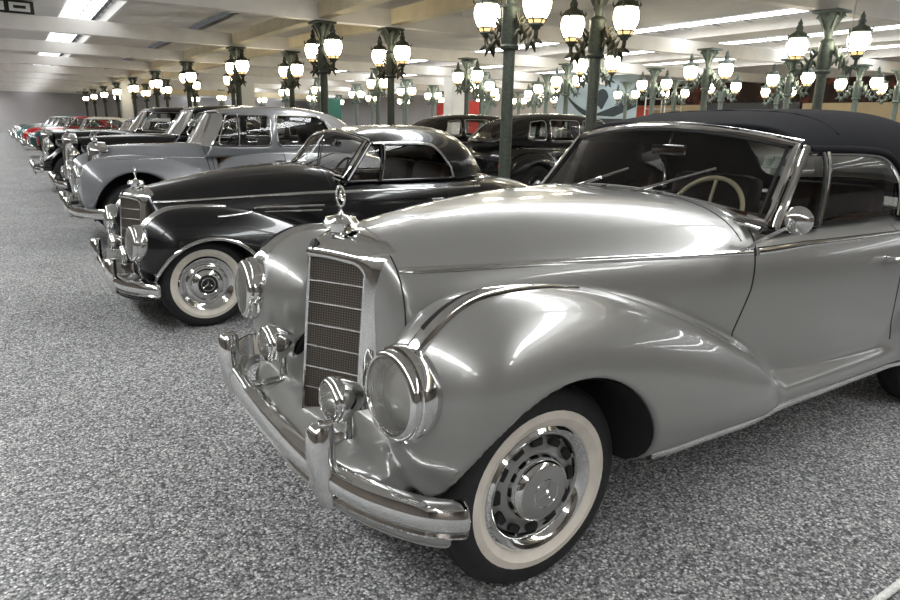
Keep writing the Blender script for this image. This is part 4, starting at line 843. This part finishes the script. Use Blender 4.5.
cols = {'first pale green column row beyond the second row of cars': [(11.0, 4.5), (11.0, 10.1), (11.3, 16.1), (11.1, 22.0), (11.7, 29.4), (11.6, 33.9), (11.8, 41.5), (11.8, 47.8), (11.4, 54.0)],
        'second pale green row, left of the plane picture': [(14.4, 9.4), (14.8, 15.2), (14.9, 20.3), (15.1, 26.8), (15.1, 32.4), (16.1, 41.3), (15.4, 49.9)],
        'third pale green row, in front of the plane picture': [(18.3, 9.4), (18.0, 14.2), (17.4, 19.2), (18.0, 24.1), (18.6, 30.0), (18.4, 37.0)],
        'fourth pale green row, before the tan partition': [(21.3, 8.9), (20.8, 13.4), (20.2, 23.2), (21.5, 28.6), (22.8, 35.2), (22.3, 39.9), (20.8, 47.7)],
        'last pale green row, close to the dark curtain': [(24.0, 8.9), (24.4, 13.4), (23.3, 17.5), (22.9, 19.9), (25.3, 27.0), (23.4, 27.1), (25.9, 31.5), (25.4, 34.6)]}
for nm, ps in cols.items():
    for i, (x, y) in enumerate(ps): place_lamp(x, y, f'{ORD[i]} lamp post of the {nm}', 'lamp posts: '+nm.split(',')[0], lampP)
# ------------------------------------------------------------------ things along the walls
def thing(o, label, cat, group=None): return tag(o, label, cat, group)
for i, (x, y, w, d, h) in enumerate(((16.4, 24.5, .75, .75, 3.6), (9.0, 32.5, .7, .7, 3.6), (25.6, 25.0, 1.0, .8, 3.6), (5.3, 46, .6, .6, 3.6))): S(MB().box((x, y, h/2), (w, d, h), None, .02).build('column', WHITEP, smooth=False))
S(MB().box((11.5, 46, 3.2), (12.0, .3, .35)).build('lintel', GIRDER, smooth=False))
TAN = noisy(mat('tan_board', (.42, .33, .20), .7), 2, .06); CHAR = mat('charcoal_board', (.035, .037, .045), .6)
def panel(name, c, d, m, label, cat, group=None):
    o = MB().box(c, d, None, .01).build(name, m, smooth=False); return tag(o, label, cat, group)
panel('partition_board', (26.6, 20.9, 1.3), (.12, 5.4, 2.6), TAN, 'long tan partition board right of the plane picture', 'partition')
panel('partition_board', (26.6, 15.9, 1.33), (.12, 4.5, 2.66), CHAR, 'charcoal partition board between the two tan boards', 'partition')
panel('partition_board', (26.6, 8.2, 1.3), (.12, 10.7, 2.6), TAN, 'tan partition board behind the cabriolet roof at the right', 'partition')
# dark patterned curtain above the boards
def curtain_mat():
    m = mat('patterned_curtain', (.03, .02, .02), .85); nt = m.node_tree; n = nt.nodes; tc = n.new('ShaderNodeTexCoord'); v = n.new('ShaderNodeTexNoise'); v.inputs['Scale'].default_value = 1.6; nt.links.new(tc.outputs['Object'], v.inputs[0])
    cr = n.new('ShaderNodeValToRGB'); e = cr.color_ramp.elements; e[0].position = .55; e[0].color = (.035, .022, .018, 1); e[1].position = .68; e[1].color = (.22, .06, .04, 1); nt.links.new(v.outputs[0], cr.inputs[0]); nt.links.new(cr.outputs[0], n['Principled BSDF'].inputs['Base Color']); return m
G = [[(27.3+.05*math.sin(y*7), y, z) for z in np.linspace(2.4, 3.62, 4)] for y in np.linspace(-4, 23.5, 420)]
tag(MB().grid(G).build('curtain', curtain_mat()), 'long dark curtain with faded red pattern above the tan boards', 'curtain')
# big printed picture of an aircraft (plain generic shapes)
pr = empty('wall_picture', (24.0, 22.85, 0), -math.radians(45.3), 'large pale blue printed picture of dark curved wing shapes', 'picture')
BLUE = noisy(mat('pale_blue_print', (.42, .52, .58), .6), 1.2, .15); DKB = mat('print_dark_blue', (.03, .045, .055), .6)
def pbox(name, x, z, w, h, m, d=.06, y=0): o = MB().box((x, y, z), (w, d, h)).build(name, m, pr, smooth=False); return o
pbox('board', 0, 3.0, 4.0, 2.2, BLUE); pbox('stand', 0, .95, 3.2, 1.9, CHAR, .04, .02)
def blob(name, P, m, y=-.04): o = MB().tube([(x, y, z) for x, z, r in P], [r for x, z, r in P], 10, flat=.012); o.v = o.v; return o.build(name, m, pr)
def flat_shape(name, P, m):
    V = [(x, -.031, z) for x, z in P]+[(x, -.045, z) for x, z in P]; n = len(P); F = [tuple(range(n)), tuple(range(2*n-1, n-1, -1))]+[(i, (i+1) % n, n+(i+1) % n, n+i) for i in range(n)]
    return MB().add(V, F).build(name, m, pr, smooth=False)
arc = [(-1.9+1.9*t, 3.35-1.2*math.sin(t*1.5)) for t in np.linspace(0, 1, 12)]; flat_shape('printed_hull', arc+[(x+.15, z-.32*math.sin((i+.5)/12*math.pi)-.04) for i, (x, z) in list(enumerate(arc))[::-1]], DKB)
flat_shape('printed_wing', [(-.2, 2.05), (1.95, 2.95), (1.95, 2.5), (.9, 2.0)], DKB)
flat_shape('printed_fin', [(.25+.32*math.cos(a)*(1 if a < 4 else .5), 2.85+.5*math.sin(a)) for a in np.linspace(.2, 5.6, 18)], DKB)
# scaffold tower beside the picture
sc = empty('scaffold_tower', (25.9, 20.2, 0), 0, 'white ladder-like scaffold tower beside the blue plane picture', 'scaffold')
for dx in (-.6, .6):
    for dy in (-.6, .6): MB().tube([(dx, dy, 0), (dx, dy, 3.5)], .035, 6).build('upright', WHITEP, sc)
for z in np.arange(.4, 3.5, .5):
    for dy in (-.6, .6): MB().tube([(-.6, dy, z), (.6, dy, z)], .03, 6).build('rung', WHITEP, sc)
REDP = mat('red_panel', (.50, .04, .03), .6)
panel('display_panel', (26.3, 22.1, 1.27), (.1, 1.5, 2.54), mat('orange_red_panel', (.62, .08, .04), .6), 'small orange red panel below the scaffold tower', 'display panel')
for i, (x, y, w) in enumerate(((22.2, 34.5, 1.0), (23.6, 33.8, .8), (21.6, 30.5, 1.0))):
    panel('display_panel', (x, y, 1.4), (w, .1, 2.8), REDP, ['red upright panel left of the white column, the left of two', 'narrow red upright panel left of the white column, the right of two', 'red upright panel standing right of the white column'][i], 'display panel', 'red display panels')
panel('display_panel', (14.0, 33.2, 1.35), (1.0, .1, 2.7), mat('teal_panel', (.03, .16, .13), .6), 'dark teal upright panel left of the far white column', 'display panel')
# air units resting on the beams
def vent(loc, label, m):
    o = empty('air_vent', loc, 0, label, 'vent', 'air vents on the beams'); MB().box((0, 0, .15), (1.15, .3, .30), None, .02).build('casing', m, o)
    for s in (-1, 1): q = MB().box((s*.27, -.155, .15), (.44, .02, .2), None, .005).build('louvre_panel', WHITEP, o); MB().box((s*.27, -.168, .15), (.26, .012, .07)).build('slot', DARKTRIM, q)
vent((-.95, YS+2*SP, 3.89), 'black-framed twin air vent on a roof beam near the left skylight', DARKTRIM); vent((7.4, YS+SP-.15, 3.89), 'pale grey twin air vent on the roof beam above the black cars', WHITEP)
# hanging cables
for i, (x, y, lab) in enumerate(((9.2, 3.2, 'thin hanging cable nearest the pale green lamp post at the right'), (9.5, 8.6, 'thin hanging cable in front of the blue plane picture'))):
    tag(MB().tube([(x, y, 2.62), (x+.02, y, 3.2), (x, y, 4.0)], .008, 5).build('hanging_cable', WHITEP), lab, 'cable', 'hanging cables')
# white barrier rope low over the gravel
b = MB()
for q in range(3): b.tube([(x, -1.455+.006*math.cos(x*150+q*2.09), .022+.006*math.sin(x*150+q*2.09)) for x in np.arange(.55, 3.2, .006)], .0075, 5)
tag(b.build('rope', noisy(mat('white_rope', (.75, .74, .7), .8), 200, .15)), 'white twisted barrier rope lying on the gravel beside the silver cabriolet', 'rope')
# ------------------------------------------------------------------ the cars
SILVER = paint('silver_grey_paint', (.285, .28, .268), .45, .28)
BLACK = paint('black_paint', (.004, .004, .0045), 0, .25, .6)
DOVE = paint('dove_grey_paint', (.20, .205, .215), .2, .3)
hero = empty('cabriolet', (0, 0, 0), 0, 'silver-grey vintage cabriolet with black cloth roof, nearest car of the row', 'car', 'cars parked in the row')
make_mercedes(hero, 'cabriolet', SILVER, .0125)
c2 = empty('coupe', (-.221, 3.351, 0), 0, 'black vintage coupe with cream whitewall tyres beside the silver cabriolet', 'car', 'cars parked in the row', .934); make_mercedes(c2, 'coupe', BLACK, .017)
for o in [q for q in c2.children_recursive if q.type == 'MESH' and q.name.split('.')[0] not in ('wheel', 'whitewall', 'hub_cap', 'cap_plate', 'emblem')]:     # the coupe carries its nose lower
    k = len(o.data.vertices); a = np.empty(k*3, 'f'); o.data.vertices.foreach_get('co', a); a = a.reshape(-1, 3); t = np.clip((1.25-a[:, 0])/1.6, 0, 1); a[:, 2] -= .062*t*t*(3-2*t); o.data.vertices.foreach_set('co', a.ravel()); o.data.update()
c3 = empty('saloon', (-.02, 6.9, 0), 0, 'dove grey vintage saloon with tall radiator behind the black coupe', 'car', 'cars parked in the row'); make_car(c3, DOVE, bentley_spec(.022))
lim = limo_spec(.03)
for nm, loc, lab, up in (('limousine', (-.1, 10.3, 0), 'black vintage limousine with tall chrome radiator just behind the grey saloon', {}), ('limousine', (-.28, 13.65, 0), 'second black vintage limousine, between the first one and the white saloon', {})):
    rt = empty(nm, loc, 0, lab, 'car', 'cars parked in the row'); make_car(rt, BLACK, dict(lim, **up))
    if loc[1] > 12: MB().lathe([(.09, 0), (.09, -.02), (.06, -.03), (0, -.03)], (-.53, -.05, .98), (1, 0, 0), 20).build('enamel_badge', RUBY, rt); MB().lathe([(.06, 0), (.06, -.02), (0, -.025)], (-.53, .1, 1.05), (1, 0, 0), 20).build('enamel_badge', mat('blue_enamel', (.02, .03, .2), .2), rt)
far = [(17.0, .55, (.62, .63, .62), None, 'white saloon behind the two black limousines'), (20.3, .5, (.42, .50, .58), None, 'pale blue grey saloon beyond the white saloon'),
       (26.6, -.05, (.012, .045, .035), (.72, .68, .56), 'dark green saloon with cream roof next to the red one'), (33., -.15, (.42, .012, .015), None, 'bright red saloon towards the far end of the row'),
       (37.5, -.3, (.03, .15, .13), None, 'teal green saloon beyond the red one'), (41.5, -.3, (.01, .01, .012), (.3, .31, .32), 'black saloon with grey roof, last but one of the row'), (45.5, -.35, (.16, .17, .18), None, 'dark grey saloon at the far end of the row')]
fs = fifties_spec(.04)
for i, (y, x, c_, rc, lab) in enumerate(far):
    pm = paint('car_paint_%d' % i, c_, 0, .3); make_car(empty('saloon', (x, y, 0), 0, lab, 'car', 'cars parked in the row'), pm, dict(fs, roof_mat=paint('car_roof_%d' % i, rc, 0, .3) if rc else pm))
for nm, loc, lab in (('limousine', (10.3, 8.15, 0), 'black vintage limousine seen from behind, right of the coupe roof'), ('limousine', (10.9, 11.9, 0), 'black vintage limousine of the second row, behind the coupe roof')):
    make_car(empty(nm, loc, math.pi, lab, 'car', 'cars of the second row'), BLACK, lim)
# ------------------------------------------------------------------ camera, light, view
def camera():
    c = bpy.data.cameras.new('camera'); o = bpy.data.objects.new('camera', c); C.objects.link(o)
    yaw, pitch, roll = 0.5846631280852838, -0.263272072928795, 0.020501757035132614
    f = Vector((math.sin(yaw)*math.cos(pitch), math.cos(yaw)*math.cos(pitch), math.sin(pitch))); r0 = Vector((math.cos(yaw), -math.sin(yaw), 0)); u0 = r0.cross(f)
    r = r0*math.cos(roll)+u0*math.sin(roll); u = -r0*math.sin(roll)+u0*math.cos(roll)
    o.matrix_world = Matrix.Translation((-1.287082, -2.172792, 1.475925)) @ Matrix((r, u, -f)).transposed().to_4x4()
    c.sensor_width = 36; c.lens = 652.8146*36/900; c.clip_start = .05; c.clip_end = 400; SC.camera = o
camera()
w = bpy.data.worlds.new('hall_light'); SC.world = w; w.use_nodes = True; bg = w.node_tree.nodes['Background']; bg.inputs[0].default_value = (.92, .95, 1., 1); bg.inputs[1].default_value = .1
vs = SC.view_settings; vs.view_transform = 'Standard'; vs.look = 'None'; vs.gamma = 1; vs.use_curve_mapping = False; vs.exposure = 0.
SC.cycles.max_bounces = 8; SC.cycles.sample_clamp_indirect = 6
